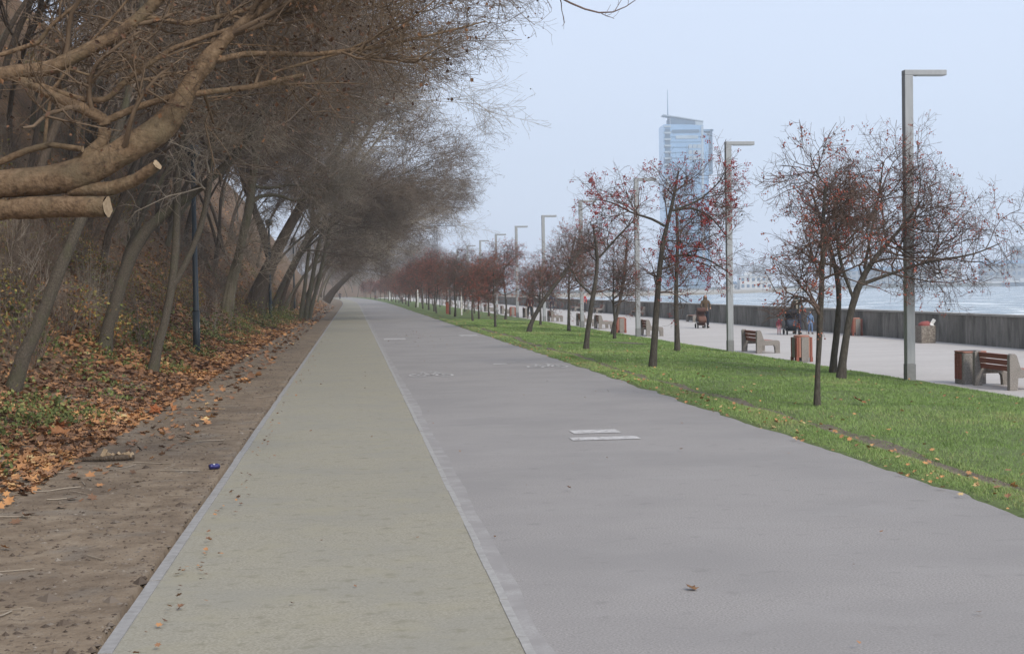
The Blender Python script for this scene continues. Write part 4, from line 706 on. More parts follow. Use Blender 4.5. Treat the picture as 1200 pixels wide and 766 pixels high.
# green low plants on the bank
def blades(n, x, y, zf, h, w, lean):
    z = zf(x, y); a = rg.uniform(0, 6.28, n); hh = h * rg.uniform(.5, 1.3, n); d = np.stack([np.cos(a), np.sin(a)], -1)
    tip = np.stack([x, y], -1) + rg.normal(size=(n, 2)) * (lean * hh)[:, None]
    A = np.stack([x - d[:, 0] * w, y - d[:, 1] * w, z - .005], -1); B = np.stack([x + d[:, 0] * w, y + d[:, 1] * w, z - .005], -1); T = np.stack([tip[:, 0], tip[:, 1], z + hh], -1)
    return np.stack([A, B, T], 1).reshape(-1, 3), np.arange(n * 3).reshape(n, 3)
cl = 150; cy = 15 * 10 ** rg.uniform(0, 1, cl); cx = -4.0 - np.abs(rg.normal(size=cl)) * (1.3 + .02 * cy)
k = rg.integers(0, cl, 26000); x = cx[k] + rg.normal(size=len(k)) * .24; y = cy[k] + rg.normal(size=len(k)) * .3
for gx, gy, gn in ((-4.7, 62, 900), (-4.5, 74, 1300), (-4.2, 84, 1600), (-4.1, 93, 1400), (-4.9, 50, 700), (-6, 27, 700), (-5.4, 36, 700)):      # taller leafy clumps
    k = np.concatenate([k, np.full(gn, 5)]); x = np.concatenate([x, gx + rg.normal(size=gn) * .45]); y = np.concatenate([y, gy + rg.normal(size=gn) * 1.6])
zz = gz(x, y) + np.abs(rg.normal(size=len(k))) * (.05 + .10 * (k % 5 == 0) + .35 * (np.arange(len(k)) >= 26000)) + .01
V, F, tt = leafbits(rg, np.stack([x, y, zz], -1), 24000, .036, spread=.02)
tag(link('low_plants', mesh_np('low_plants', V, [(F, 0)], M['plant'], False, tt)), kind='stuff')
# grass
n = 390000; y = 10.5 * 9 ** rg.uniform(0, 1, n); x = rg.uniform(5.42, 12.36, n)
x[330000:] = rg.uniform(5.45, 6.35, 60000); y[330000:] = 10.5 * 4 ** rg.uniform(0, 1, 60000)
e_ = edge(np.full(n, 5.5), y); keep = x > 5.52 + e_ * .8 + np.abs(rg.normal(size=n)) * .05
keep &= rg.uniform(size=n) > .75 * rut(x, y); dens = fbm(x * 1.1, y * .9, 71); edgef = np.clip((x - 5.5) / .7, .55, 1); keep &= rg.uniform(size=n) < np.clip(dens * 1.7, .3, 1) * (.35 + .65 * edgef)
x, y = x[keep], y[keep]; n = len(x); patch = fbm(x * .5, y * .35, 73)
V, F = blades(n, x, y, lambda a, b_: lawn_z(a, b_, a), (.026 + .022 * patch) * (.85 + .15 * np.clip((x - 5.6), 0, 1)), .0030 * np.clip(y / 13, .8, 5), .55)
tint = np.clip(.45 + (patch - .5) * .9 + (fbm(x * 2.3, y * 1.6, 79) - .5) * .6 + rg.normal(size=n) * .16 + .35 * np.exp(-((x - 5.9) / .5)**2) * rg.uniform(0, 1, n), 0, 1)
tag(link('grass', mesh_np('grass', V, [(F, 0)], M['grass'], False, np.repeat(tint, 3))), kind='stuff')

# the few large single leaves, the broken branch, the can, the stick
def big_leaf(label, loc, size, tint_col, tilt, rz, seed, mound=.3):
    r = np.random.default_rng(seed); n = len(LOBE); V = [(0, 0, 0)]
    for i, (a, b_) in enumerate(LOBE): V.append((a * size, b_ * size, size * (mound * (a * a + .4 * b_ * b_) + r.uniform(-.12, .12))))
    for i, (a, b_) in enumerate(LOBE): V.append((a * size * .5, b_ * size * .5, size * (.2 * mound + r.uniform(-.1, .14))))
    F3 = [(0, 1 + n + i, 1 + n + (i + 1) % n) for i in range(n)]; F4 = [(1 + n + i, 1 + i, 1 + (i + 1) % n, 1 + n + (i + 1) % n) for i in range(n)]
    me = mesh_np('fallen_leaf', V, [(F3, 0), (F4, 0)], tint_col, False); o = link('fallen_leaf', me); o.location = loc; o.rotation_euler = (tilt, .2, rz)
    return tag(o, label, 'leaf', 'large fallen leaves')
lo = mat('orange_leaf', [(.3, (.24, .095, .04)), (.7, (.42, .20, .085))], 14, .75); lp = mat('tan_leaf', [(.3, (.30, .20, .12)), (.7, (.46, .34, .22))], 14, .75); lr = mat('rusty_leaf', [(.3, (.20, .07, .03)), (.7, (.36, .13, .05))], 14, .75); lb = mat('brown_leaf', [(.3, (.12, .065, .03)), (.7, (.24, .13, .06))], 14, .75)
for lab, x, y, s_, m, ti, rz in (('largest pinkish orange curled leaf on the dirt at far left', -3.87, 19.6, .15, lo, .5, .4), ('orange leaf pair lying left of the largest curled leaf', -4.2, 19.8, .13, lo, .7, 1.9), ('rusty leaf tilted upright just above the largest curled leaf', -4.0, 20.3, .11, lr, 1.0, 2.5),
        ('bright orange upright leaf alone on the dirt near the foot of the forked trunk', -3.22, 24.0, .11, lr, 1.2, .3), ('pale orange leaf standing right of the bright orange upright one', -3.06, 25.0, .10, lo, 1.1, 1.0), ('pale tan leaf lying flat left of the bright orange upright one', -3.6, 23.0, .12, lp, .35, .7), ('small brown curled leaf alone on the grey bike path in front', 2.13, 9.08, .045, lb, .2, .5), ('brown leaf in the grass beside the nearest slim hawthorn', 8.1, 22.6, .13, lr, .4, .9)):
    z = gzf(x, y) if x < 0 else (.02 if x < 5 else float(lawn_z(np.array(x), np.array(y), np.array(x))) + .05)
    big_leaf(lab, (x, y, z + s_ * (.05 + .6 * abs(math.sin(ti))) - .01), s_, m, ti, rz, int(s_ * 1e4) + int(abs(x) * 100))
x, y = -2.82, 17.5; br = thing('broken_branch', 'short dark broken branch with a torn pale end lying on the dirt', 'branch', (x, y, gzf(x, y)), .0)
mb = MB(); mb.tube([(-.75, .02, .02), (-.4, 0, .025), (-.16, 0, .032), (.04, -.01, .036), (.22, .02, .042)], [.012, .02, .03, .036, .026], 9); mb.build('stem', M['bark_dark'], br, True)
mb = MB()
for q in range(7): mb.box((-.12 + q * .05, .01 + .012 * (q % 3), .066 + .012 * (q % 2)), (.07, .035, .03), (.3 * q, .4, q * .7))
mb.box((-.13, .0, .10), (.05, .02, .10), (0, .5, .3)); mb.build('torn_wood', M['cut'], br)
mb = MB(); mb.tube([(-.3, 0, .012), (0, .02, .02), (.28, -.01, .014)], [.008, .011, .007], 6); o = mb.build('pale_stick', M['cut'], None, True, (-2.45, 24.8, gzf(-2.45, 24.8) + .008)); tag(o, 'thin pale stick lying on the dirt near the path edge', 'stick')
can = thing('crushed_can', 'crushed blue and silver drink can on the dirt against the kerb', 'can', (-1.56, 16.3, gzf(-1.56, 16.3) + .03), .5)
mb = MB(); mb.tube([(-.055, 0, .0), (-.03, 0, .006), (0, .004, .0), (.03, -.004, .006), (.055, 0, 0)], [.028, .032, .026, .033, .028], 10); mb.build('can_body', plain('blue_can', (.035, .035, .15), .3, .5, metal=.3), can, True)
mb = MB(); mb.tube([(.0555, 0, 0), (.062, 0, 0)], [.028, .025], 10); mb.tube([(-.012, .004, .022), (.012, .004, .022)], [.013, .014], 8); mb.build('silver_end', plain('silver', (.6, .6, .62), .3, .5, metal=.8), can, True)
# ------------------------------------------------------------------ lamp posts
def lamp_post(label):
    t = thing('lamp_post', label, 'lamp post', (0, 0, 0), group='grey lamp posts along the promenade')
    mb = MB(); mb.box((0, 0, 3.57), (.19, .20, 6.34), bevel=.012); mb.build('pole', M['post'], t)
    mb = MB(); mb.box((0, 0, .20), (.205, .215, .40), bevel=.008); mb.build('pole_base', M['post_base'], t)
    mb = MB(); mb.box((.385, 0, 6.80), (.96, .20, .118), bevel=.01); arm = mb.build('arm', M['post'], t)
    mb = MB(); mb.box((.50, 0, 6.737), (.62, .14, .012)); mb.build('lamp_panel', M['lens'], arm)
    return t
labs = ['nearest and tallest looking grey angled lamp post, behind the wide hawthorn', 'second grey angled lamp post, beside the bench with open back', 'third grey angled lamp post, its arm ending at the glass tower', 'fourth grey angled lamp post, beyond the slim forked hawthorn', 'fifth grey angled lamp post, left of the round hazy tree', 'sixth grey angled lamp post, above the tilted hawthorn', 'seventh grey angled lamp post, above the red berried pair']
lp0 = None
for i in range(23):
    y = 30.9 + 15.35 * i; x = 12.22 + float(sh(y)); lab = labs[i] if i < 7 else 'small hazy grey lamp post in the far row beyond the red hawthorns'
    if lp0 is None: lp0 = lamp_post(lab); lp0.location = (x, y, -.25)
    else: dup(lp0, (x, y, -.25), rr.uniform(-.02, .02), None, lab)
def wood_lamp(label):
    t = thing('lamp_pole', label, 'lamp post', (0, 0, 0), group='slate blue lamp poles in the wood')
    mb = MB(); mb.tube([(0, 0, -.3), (0, 0, 1.15)], .105, 14); mb.build('pole_foot', M['slate'], t, True)
    mb = MB(); mb.tube([(0, 0, 1.15), (0, 0, 1.2), (0, 0, 5.6)], [.105, .085, .055], 14); mb.build('pole', M['slate'], t, True)
    mb = MB(); mb.tube([(0, 0, 5.6), (0, 0, 5.68), (0, 0, 5.72), (0, 0, 5.95), (0, 0, 6.05)], [.05, .16, .2, .24, .03], 14); mb.build('lantern', M['slate'], t, True)
    mb = MB(); mb.box((.098, -.03, .75), (.012, .06, .16), bevel=.004); mb.build('hatch_cover', plain('pale_sticker', (.4, .42, .42)), t)
    return t
wl = wood_lamp('nearest slate blue lamp pole standing in the leaves at the wood edge'); x, y = -4.57, 43.3; wl.location = (x, y, gzf(x, y))
for x, y, l in ((-4.9, 88, 'second slate blue lamp pole, against the broad old trunk'), (-4.9, 124, 'third thin slate blue lamp pole, behind the clump of stems')):
    dup(wl, (x, y, gzf(x, y)), 0, None, l)

# ------------------------------------------------------------------ benches and bins (all face the sea)
def bench(label):
    t = thing('park_bench', label, 'bench', (0, 0, 0), group='concrete and slat benches on the promenade')
    prof = [(0, 0), (.17, 0), (.185, .25), (.56, .25), (.60, .20), (.62, 0), (.77, 0), (.77, .34), (.74, .395), (.68, .415), (.30, .40), (.24, .44), (.155, .70), (.12, .735), (.03, .735), (0, .70)]
    for y0 in (0, 1.63):
        mb = MB(); mb.prism(prof, y0, y0 + .13, axis='y', bevel=.012); mb.build('end_frame', M['conc'], t)
    for x, z in ((.095, .66), (.115, .54), (.135, .42)):
        mb = MB(); mb.box((x, .88, z), (.04, 1.48, .10), (0, -.12, 0), bevel=.006); mb.build('back_slat', M['slat'], t)
    for k in range(4):
        mb = MB(); mb.box((.27 + .115 * k, .88, .385), (.10, 1.48, .04), bevel=.006); mb.build('seat_slat', M['slat_seat'], t)
    return t
bl = ['nearest bench with red brown slats, at the right edge of the picture', 'bench with open slatted back beside the second lamp post', 'bench half hidden behind the third lamp post', 'bench beside the red slatted bin in mid lawn', 'bench half hidden behind the fourth lamp post', 'bench seen end on behind the tilted hawthorn and fifth lamp post']
b0 = None
for i, y in enumerate([27.75, 45.3, 62.9, 75.3, 81.0, 93.6, 108, 125, 140, 156, 172, 190, 210]):
    lab = bl[i] if i < 6 else 'small far bench on the lawn edge beyond the fifth lamp post'; x = (13.05 if i == 0 else 12.84) + float(sh(y))
    if b0 is None: b0 = bench(lab); b0.location = (x, y, -.25)
    else: dup(b0, (x, y, -.25), rr.uniform(-.03, .03), None, lab)
for i, (y, lab) in enumerate([(86, 'reddish bench against the sea wall behind the thin straight hawthorn'), (104, 'bench against the sea wall left of the tan coated walker'), (121, 'second far bench against the sea wall, near the red jacket walker'), (133, 'third far bench against the sea wall between the red jacket and dark blue walkers'), (150, 'farthest bench against the sea wall, left of the dark blue walker')]):
    dup(b0, (21.2 + float(sh(y)), y + 1.76, -.25), math.pi, None, lab, 'benches along the sea wall')
def red_bench(label, x, y):
    t = thing('lawn_bench', label, 'bench', (x, y, -.03), -1.4, 'red benches at the far path edge')
    m = plain('brick_red_paint', (.27, .07, .055), .6)
    for s_ in (-1.1, 0, 1.1):
        mb = MB(); mb.box((s_, 0, .21), (.09, .42, .42)); mb.box((s_, -.2, .62), (.07, .05, .42)); mb.build('bench_support', M['conc'], t)
    for k in range(3): MB().box((0, -.14 + .14 * k, .45), (2.6, .11, .045), bevel=.005).build('seat_slat', m, t)
    for k in range(3): MB().box((0, -.165, .58 + .12 * k), (2.6, .04, .09), bevel=.005).build('back_slat', m, t)
    return t
rb = red_bench('long brick red bench under the far hawthorns near the path', 8.4, 245); dup(rb, (7.0 + float(sh(330)), 330, -.03), None, None, 'faint red bench near the bend of the path')

def bin_(label, loc, rz, kind=0, grp='concrete litter bins with red slats'):
    t = thing('litter_bin', label, 'litter bin', loc, rz, grp); w = .29
    for sx in (-1, 1):
        for sy in (-1, 1): MB().box((sx * (w - .05), sy * (w - .05), .07), (.09, .09, .14)).build('foot', M['slat'], t)
    mb = MB(); mb.box((0, 0, .43), (2 * w - .09, 2 * w - .09, .58)); mb.build('bin_core', M['conc'], t)
    for sy in (-1, 1): MB().box((-.02 * sy, sy * (w - .025), .37 if not kind else .43), (.25, .06, .72 if not kind else .60), bevel=.01).build('concrete_panel', M['conc'], t)
    for sx in (-1, 1): MB().box((sx * (w - .025), 0, .43), (.06, .24, .60), bevel=.01).build('concrete_panel', M['conc'], t)
    for s_ in (-1, 1):
        for q in (-1, 1):
            for j in range(2):
                MB().box((q * (.155 + .08 * j), s_ * (w - .03), .43), (.07, .045, .59), bevel=.006).build('upright_slat', M['slat'] if j else M['slat_seat'], t)
                MB().box((s_ * (w - .03), q * (.155 + .07 * j), .43), (.045, .06, .59), bevel=.006).build('upright_slat', M['slat'], t)
    mb = MB(); mb.torus((0, 0, .745), .22, .045, 'z', 20, 6); mb.build('rim', M['slat_seat'], t, True)
    return t
bn = bin_('litter bin with reddish slats right of the bench with open back', (12.64, 40.0, -.25), .05)
bn.scale = (.86, .86, .96); dup(bn, (12.72, 68.4, -.25), 0, None, 'small litter bin of red slats beside the leaning hawthorn in mid lawn'); dup(bn, (12.62, 114.6, -.25), 0, None, 'tiny brown litter bin far off under the red berried crown')
dup(bn, (20.95, 59.0, -.25), .2, None, 'litter bin standing against the sea wall behind the wide hawthorn trunk', 'litter bins by the sea wall')
t = thing('litter_bin', 'rounded concrete litter bin with red edge behind the nearest bench', 'litter bin', (13.22, 30.0, -.25), 0); t.scale = (.88, .88, .95)
def rrect(w, d, r, n=5):
    q = []
    for cx, cy, a0 in ((w - r, d - r, 0), (-w + r, d - r, 90), (-w + r, -d + r, 180), (w - r, -d + r, 270)):
        for i in range(n + 1): a = R_(a0 + 90 * i / n); q.append((cx + r * math.cos(a), cy + r * math.sin(a)))
    return q
mb = MB(); mb.prism(rrect(.30, .28, .07), .0, .70, axis='z', bevel=.008); mb.build('concrete_shell', M['conc'], t)
mb = MB(); mb.prism(rrect(.312, .292, .08), .703, .745, axis='z', bevel=.012); mb.build('red_rim', M['slat_seat'], t)
for k in range(3): MB().box((-.314, -.14 + .14 * k, .40), (.022, .10, .58), bevel=.005).build('upright_slat', M['slat'], t)
mb = MB(); mb.prism(rrect(.22, .2, .06), .747, .75, axis='z'); mb.build('dark_plate', plain('painted_bin_dark', (.02, .02, .02)), t)  # near-black plate on the closed rim, the dark inside put into its colour
t = thing('litter_bin', 'square pebbled litter bin overfilled with red rubbish against the sea wall', 'litter bin', (20.6, 50.6, -.25), .1)
pts = rrect(.29, .27, .05)
mb = MB(); mb.prism(pts, .0, .62, axis='z', bevel=.01); mb.build('pebbled_shell', mat('pebbles', [(.35, (.11, .09, .075)), (.5, (.22, .19, .16)), (.65, (.36, .33, .29))], 28, .95, .8, 30, dist=.02), t)
mb = MB(); mb.ball((-.02, 0, .64), .24, 2, (1, .95, .62)); mb.ball((.12, .08, .66), .14, 2); mb.build('red_bag', plain('red_bag', (.27, .075, .065), .7), t, True)
mb = MB(); mb.box((.24, -.1, .74), (.14, .03, .26), (.3, .5, .2)); mb.box((.17, -.16, .66), (.2, .12, .02), (.5, .1, .4)); mb.build('crumpled_paper', plain('white_paper', (.7, .7, .68)), t)

# white posts, rust red post
mwp = plain('white_post_paint', (.72, .72, .70), .5)
wpz = MB(); wpz.box((0, 0, 1.0), (.11, .11, 2.3), bevel=.01); w0 = wpz.build('white_post', mwp, None); w0.location = (8.3, 111, -.1); tag(w0, 'tall thin white post on the lawn beyond the bare dark hawthorn', 'post', 'white posts on the lawn')
for x, y, l in ((7.5, 168, 'shorter looking white post amid the red hawthorn trunks'), (8.0, 285, 'first faint white post near the far red bench'), (9.4, 262, 'second faint white post near the far red bench'), (12.2, 285, 'third faint white post near the far red bench'), (11.0, 330, 'faintest white post towards the bend')):
    c = w0.copy(); COL.objects.link(c); c.location = (x + float(sh(y)), y, -.15); c['label'] = l
t = thing('marker_post', 'short rust red post beside a hawthorn foot in the far lawn', 'post', (7.55, 116.4, -.06))
mb = MB(); mb.box((0, 0, .5), (.24, .2, 1.0), bevel=.02); mb.build('post_shaft', plain('rust_red', (.26, .075, .05)), t)
mb = MB(); mb.box((0, 0, 1.03), (.28, .24, .06), bevel=.01); mb.build('post_cap', M['bark_dark'], t)

# ------------------------------------------------------------------ people
def skin_mesh(name, verts, edges, mat_, parent, root=0, lv=2):
    me = bpy.data.meshes.new(name); me.from_pydata([v[:3] for v in verts], edges, []); o = link(name, me)
    sm = o.modifiers.new('s', 'SKIN'); sm.use_smooth_shade = True; ss = o.modifiers.new('u', 'SUBSURF'); ss.levels = ss.render_levels = lv
    for i, v in enumerate(verts): r = v[3]; me.skin_vertices[0].data[i].radius = (r, r * (v[4] if len(v) > 4 else 1)); me.skin_vertices[0].data[i].use_root = i == root
    dg = bpy.context.evaluated_depsgraph_get(); nm = bpy.data.meshes.new_from_object(o.evaluated_get(dg)); nm.name = name
    o.modifiers.clear(); o.data = nm; bpy.data.meshes.remove(me); nm.materials.clear(); nm.materials.append(mat_); o.parent = parent; return o
SKIN = plain('skin', (.45, .27, .20), .6, var=.05)
def person(label, loc, rz, h=1.72, jacket=(.1, .1, .1), trousers=(.03, .04, .07), hair=(.05, .035, .025), stride=.16, push=0, hood=False, scarf=None, long_coat=0, cat='person'):
    k = h / 1.75; t = thing('person', label, cat, loc, rz)
    t.scale = (k, k, k); s_ = stride
    LK, LA, LT = (-.10, s_ * .55 + .05, .50), (-.10, s_, .09), (-.11, s_ + .17, .035)
    RK, RA, RT = (.10, -s_ * .35 + .05, .50), (.10, -s_ - .05, .10), (.11, -s_ + .11, .035)
    if push: eL, wL = (-.25, .06, 1.15), (-.2, .33, 1.05); eR, wR = (.25, .06, 1.15), (.2, .33, 1.05)
    else: eL, wL = (-.25, -.05, 1.13), (-.25, .06, .90); eR, wR = (.25, -.04, 1.13), (.25, .10, .90)
    V = [(0, 0, .95, .12, .8), (0, 0, 1.15, .11, .8), (0, 0, 1.36, .125, .8), (0, .0, 1.48, .06), (0, .02, 1.58, .08, 1.1), (0, .02, 1.68, .085, 1.15), (0, .01, 1.745, .045)]
    E = [(0, 1), (1, 2), (2, 3), (3, 4), (4, 5), (5, 6)]
    def chain(frm, pts):
        p = frm
        for q in pts: V.append(q); E.append((p, len(V) - 1)); p = len(V) - 1
        return p
    for sg, e, w in ((-1, eL, wL), (1, eR, wR)):
        d = (Vector(w) - Vector(e)).normalized(); hd = Vector(w) + d * .07
        p = chain(2, [(sg * .17, 0, 1.40, .06), (*e, .045), (*w, .028), (*hd, .03, .6)])
        sd_ = Vector((1, 0, 0)) if abs(d.x) < .8 else Vector((0, 1, 0))
        for f, (off, ln) in enumerate(((-.026, .062), (-.009, .075), (.009, .072), (.026, .058))): chain(p, [(*(hd + sd_ * off + d * ln), .008)])
        chain(p - 1, [(*(Vector(w) + d * .045 + Vector((-sg * .035, .02, 0))), .009)])
    for a, b_, c in ((LK, LA, LT), (RK, RA, RT)): chain(0, [(a[0] * .95, 0, .88, .09), (*a, .062), (*b_, .04), (*c, .035)])
    body = skin_mesh('body', V, E, SKIN, t, 0, 1)
    mj = plain('jacket', jacket, .85, var=.2, scale=20); mtt = plain('trousers', trousers, .9, var=.2)
    lo_ = .80 - long_coat
    V = [(0, 0, .98, .135, .85), (0, 0, 1.18, .128, .85), (0, 0, 1.36, .145, .8), (0, 0, 1.47, .10), (0, 0, lo_, .145, .9)]; E = [(0, 1), (1, 2), (2, 3), (0, 4)]
    for sg, e, w in ((-1, eL, wL), (1, eR, wR)): chain(2, [(sg * .18, 0, 1.39, .075), (*e, .058), (*w, .045)])
    if hood: chain(3, [(0, -.01, 1.6, .13), (0, -.02, 1.72, .105)])
    skin_mesh('jacket', V, E, mj, t, 0, 1)
    V = [(0, 0, .93, .14, .85)]; E = []
    for a, b_ in ((LK, LA), (RK, RA)): chain(0, [(a[0], 0, .84, .105), (*a, .078), (b_[0], b_[1], b_[2] + .02, .062)])
    skin_mesh('trousers', V, E, mtt, t, 0, 1)
    for a, c in ((LA, LT), (RA, RT)):
        mb = MB(); mb.tube([(a[0], a[1] - .06, .05), (a[0], a[1], .055), (c[0], c[1], .04), (c[0], c[1] + .06, .035)], [.04, .055, .045, .02], 8); mb.build('shoe', plain('shoe', (.025, .022, .02)), t, True)
    if not hood:
        mb = MB(); mb.ball((0, -.015, 1.685), .112, 2, (.9, .95, .95)); mb.tube([(0, -.06, 1.7), (0, -.09, 1.55)], [.08, .04], 8); mb.build('hair', plain('hair', hair, .8), t, True)
    mb = MB(); mb.tube([(0, .115, 1.645), (0, .135, 1.62)], [.010, .016], 6); mb.build('nose', SKIN, body, True)
    for sx in (-.034, .034): MB().ball((sx, .108, 1.655), .011, 1).build('eye', plain('eye', (.03, .025, .02)), body, True)
    MB().box((0, .112, 1.59), (.045, .012, .01)).build('mouth', plain('lips', (.3, .11, .10)), body)
    if scarf:
        mb = MB(); mb.torus((0, .01, 1.48), .10, .035, 'z', 14, 6); mb.box((0.02, .135, 1.28), (.09, .03, .36), bevel=.01); mb.build('scarf', plain('scarf', scarf), t, True)
    return t
PZ = -.25
mx_ = person('walker in a tan hooded coat pushing an orange pushchair beside the sea wall', (18.25, 74.0, PZ), R_(178), 1.72, (.10, .068, .04), (.022, .025, .035), hood=True, push=1, long_coat=.06, stride=.14)
person('adult in a dark green coat with pale scarf pushing a dark pushchair', (19.45, 62.2, PZ), R_(176), 1.76, (.03, .045, .042), (.025, .035, .06), push=1, scarf=(.34, .31, .25), stride=.15, hood=True)
person('small child in a pale blue snowsuit walking beside the dark pushchair', (20.0, 62.0, PZ), R_(185), .98, (.14, .22, .36), (.13, .20, .34), hood=True, stride=.1, cat='child')
person('small child in pink and dark red left of the dark pushchair', (18.55, 61.9, PZ), R_(170), .72, (.20, .035, .055), (.50, .26, .30), hood=True, stride=.08, cat='child')
person('walker in a dark blue jacket far along the sea wall', (19.5, 141.5, PZ), R_(10), 1.78, (.025, .045, .09), (.03, .04, .06), stride=.18)
person('walker in a bright red jacket half behind the fourth lamp post', (20.2, 126.3, PZ), R_(175), 1.74, (.45, .025, .035), (.03, .03, .04), stride=.16)
person('dark clothed walker under the red berried crowns by the lawn edge', (12.95, 106.0, PZ), R_(5), 1.74, (.06, .022, .025), (.02, .02, .022), stride=.18)
person('lone dark figure walking on the path at the far bend', (-3.0, 350, .01), R_(5), 1.8, (.02, .022, .028), (.02, .02, .025), stride=.2)
def stroller(label, loc, rz, cloth, trim, s=1.0):
    t = thing('pushchair', label, 'pushchair', loc, rz); t.scale = (s, s, s); mf = plain('pushchair_frame', (.05, .05, .055), .4, metal=.5); mc = plain('pushchair_cloth', cloth, .85); ml = plain('pushchair_trim', trim, .8)
    for sx in (-.26, .26):
        for y_, r in ((-.32, .13), (.34, .11)):
            mb = MB(); mb.torus((sx, y_, r), r - .025, .026, 'x', 16, 6)
            wh = mb.build('wheel', plain('tyre', (.02, .02, .02)), t, True); mb = MB()
            for q in range(4): a = q * math.pi / 4; mb.tube([(sx, y_ - (r - .03) * math.cos(a), r - (r - .03) * math.sin(a)), (sx, y_ + (r - .03) * math.cos(a), r + (r - .03) * math.sin(a))], .006, 4)
            mb.build('spokes', mf, wh)
    mb = MB()
    for sx in (-.25, .25): mb.tube([(sx, .34, .12), (sx, .0, .48), (sx, -.42, 1.0)], .014, 6); mb.tube([(sx, -.32, .14), (sx, .02, .5)], .014, 6)
    mb.build('frame', mf, t, True)
    mb = MB(); mb.tube([(-.25, -.42, 1.0), (.25, -.42, 1.0)], .018, 8); mb.build('handle', mf, t, True)
    mb = MB(); mb.prism([(-.22, .95), (-.26, .42), (.10, .36), (.36, .30), (.38, .36), (.14, .46), (-.12, .52), (-.14, .95)], -.21, .21, bevel=.02); mb.build('seat', mc, t)
    mb = MB(); mb.prism([(-.25, .84), (-.25, 1.0), (-.16, 1.1), (.0, 1.12), (.14, 1.02), (.16, .94), (.0, .86)], -.235, .235, bevel=.03); mb.build('canopy', mc, t, True)
    mb = MB(); mb.prism([(.12, .47), (.37, .36), (.44, .42), (.30, .62), (.14, .68)], -.215, .215, bevel=.03); mb.build('foot_muff', ml, t, True)
    mb = MB(); mb.box((0, -.08, .24), (.4, .42, .16), bevel=.03); mb.build('basket', mc, t); return t
stroller('dark pushchair with a black canopy before the adult in the dark green coat', (18.98, 61.5, PZ), R_(176), (.018, .02, .026), (.04, .05, .07), 1.0)
stroller('orange pushchair in front of the walker in the tan hooded coat', (17.86, 73.3, PZ), R_(178), (.09, .045, .035), (.14, .07, .05), .95)

# ------------------------------------------------------------------ glass tower and the far shore
M['glass'] = mat('tower_glass', [(.35, (.22, .37, .55)), (.65, (.30, .46, .63))], .06, .22, spec=.6, metal=.75)
M['glass_dark'] = plain('dark_glass', (.055, .105, .17), .25, .6, scale=.1)
M['band'] = plain('floor_edge', (.11, .20, .30), .6, scale=.1); M['panel'] = plain('pale_panel', (.34, .40, .45), .7, scale=.1)
tw = thing('glass_tower', 'tall hazy blue glass tower with a slanted roof blade and mast', 'tower', (231, 1000, .2), -.06)
def bx(name, c, d, m, p=tw, **k): return MB().box(c, d, **k).build(name, m, p)
MB().prism([(-14.2, 0), (13.6, 0), (13.6, 112.5), (6, 113.2), (-5.6, 113.5), (-14.2, 113.5)], -11, 11, axis='y').build('main_block', M['glass'], tw)
MB().prism([(-14.2, 119.9), (13.8, 115.2), (13.8, 115.9), (-14.2, 120.6)], -11, 0, axis='y').build('roof_blade', M['panel'], tw)
MB().prism([(-9, 113.6), (7.9, 113.3), (7.9, 115.9), (-9, 118.6)], -10.2, 10.2, axis='y').build('plant_room', M['glass_dark'], tw)
MB().prism([(8.1, 112.9), (13.5, 112.6), (13.5, 115.0), (8.1, 115.9)], -10.5, 10.5, axis='y').build('plant_room', M['panel'], tw)
mb = MB(); mb.tube([(-9.4, 0, 113), (-9.4, 0, 139)], [.5, .16], 6); mb.build('mast', M['band'], tw)
for k in range(30): bx('floor_band', (-.3, -11.15, 4 + 3.6 * k), (28.0, .3, .65), M['band'])
for k in range(9): bx('balcony', (-11.6, -12.0, 112 - 4.4 * k), (4.6, 1.7, 1.1), M['panel'])
bx('recess', (-11.5, -11.35, 97), (3.6, .55, 27), M['glass_dark'])
bx('recess', (-11.9, -11.35, 66), (2.2, .55, 18), M['panel'])
bx('bright_band', (2, -11.5, 104.6), (15.5, .7, 2.2), M['panel']); bx('dark_band', (1, -11.5, 108.6), (19, .6, 2.2), M['glass_dark'])
for r in range(3):
    for c in range(3): bx('window', (4.2 + 3.1 * c, -11.5, 98.2 - 4.0 * r), (2.4, .6, 2.7), M['panel'])
bx('corner_strip', (12.7, -11.4, 62), (1.5, .6, 100), M['panel'])
MB().prism([(13.7, 0), (17.6, 0), (17.6, 106), (13.7, 108.5)], -8, 12, axis='y').build('side_block', M['glass'], tw)
bx('side_fin', (20.0, 1, 95), (1.5, 14, 31), M['glass_dark']); bx('side_fin_cap', (17.8, 1, 109.8), (7.4, 14, 1.3), M['band']); bx('side_fin_foot', (19.0, 1, 80.2), (3.4, 14, 1.4), M['band'])
MB().prism([(-14, 0), (22, 0), (22, 22), (-14, 26)], 12, 30, axis='y').build('podium', M['glass'], tw)
for k in range(6): bx('podium_window', (-10 + 6 * k, 11.8, 12), (4, .4, 10), M['panel'])

cr = thing('tower_crane', 'faint blue tower crane above the far trees', 'crane', (52, 900, 0), .15); mcr = plain('crane_paint', (.06, .09, .14))
mb = MB()
for sx in (-.7, .7):
    for sy in (-.7, .7): mb.box((sx, sy, 20), (.35, .35, 42))
for k in range(14): mb.box((0, -.75, 2 + 3 * k), (2.0, .25, .25), (0, .9 if k % 2 else -.9, 0))
mb.build('mast', mcr, cr)
mb = MB(); mb.box((4.5, 0, 41.5), (17, .5, .5)); mb.box((4.5, 0, 43), (15, .4, .4))
for k in range(9): mb.box((-3 + 1.9 * k, 0, 42.2), (.25, .25, 2.0), (0, .6 if k % 2 else -.6, 0))
mb.build('jib', mcr, cr)
mb = MB(); mb.box((-4.4, 0, 40.6), (2.5, 1.4, 2.2)); mb.build('counterweight', mcr, cr)

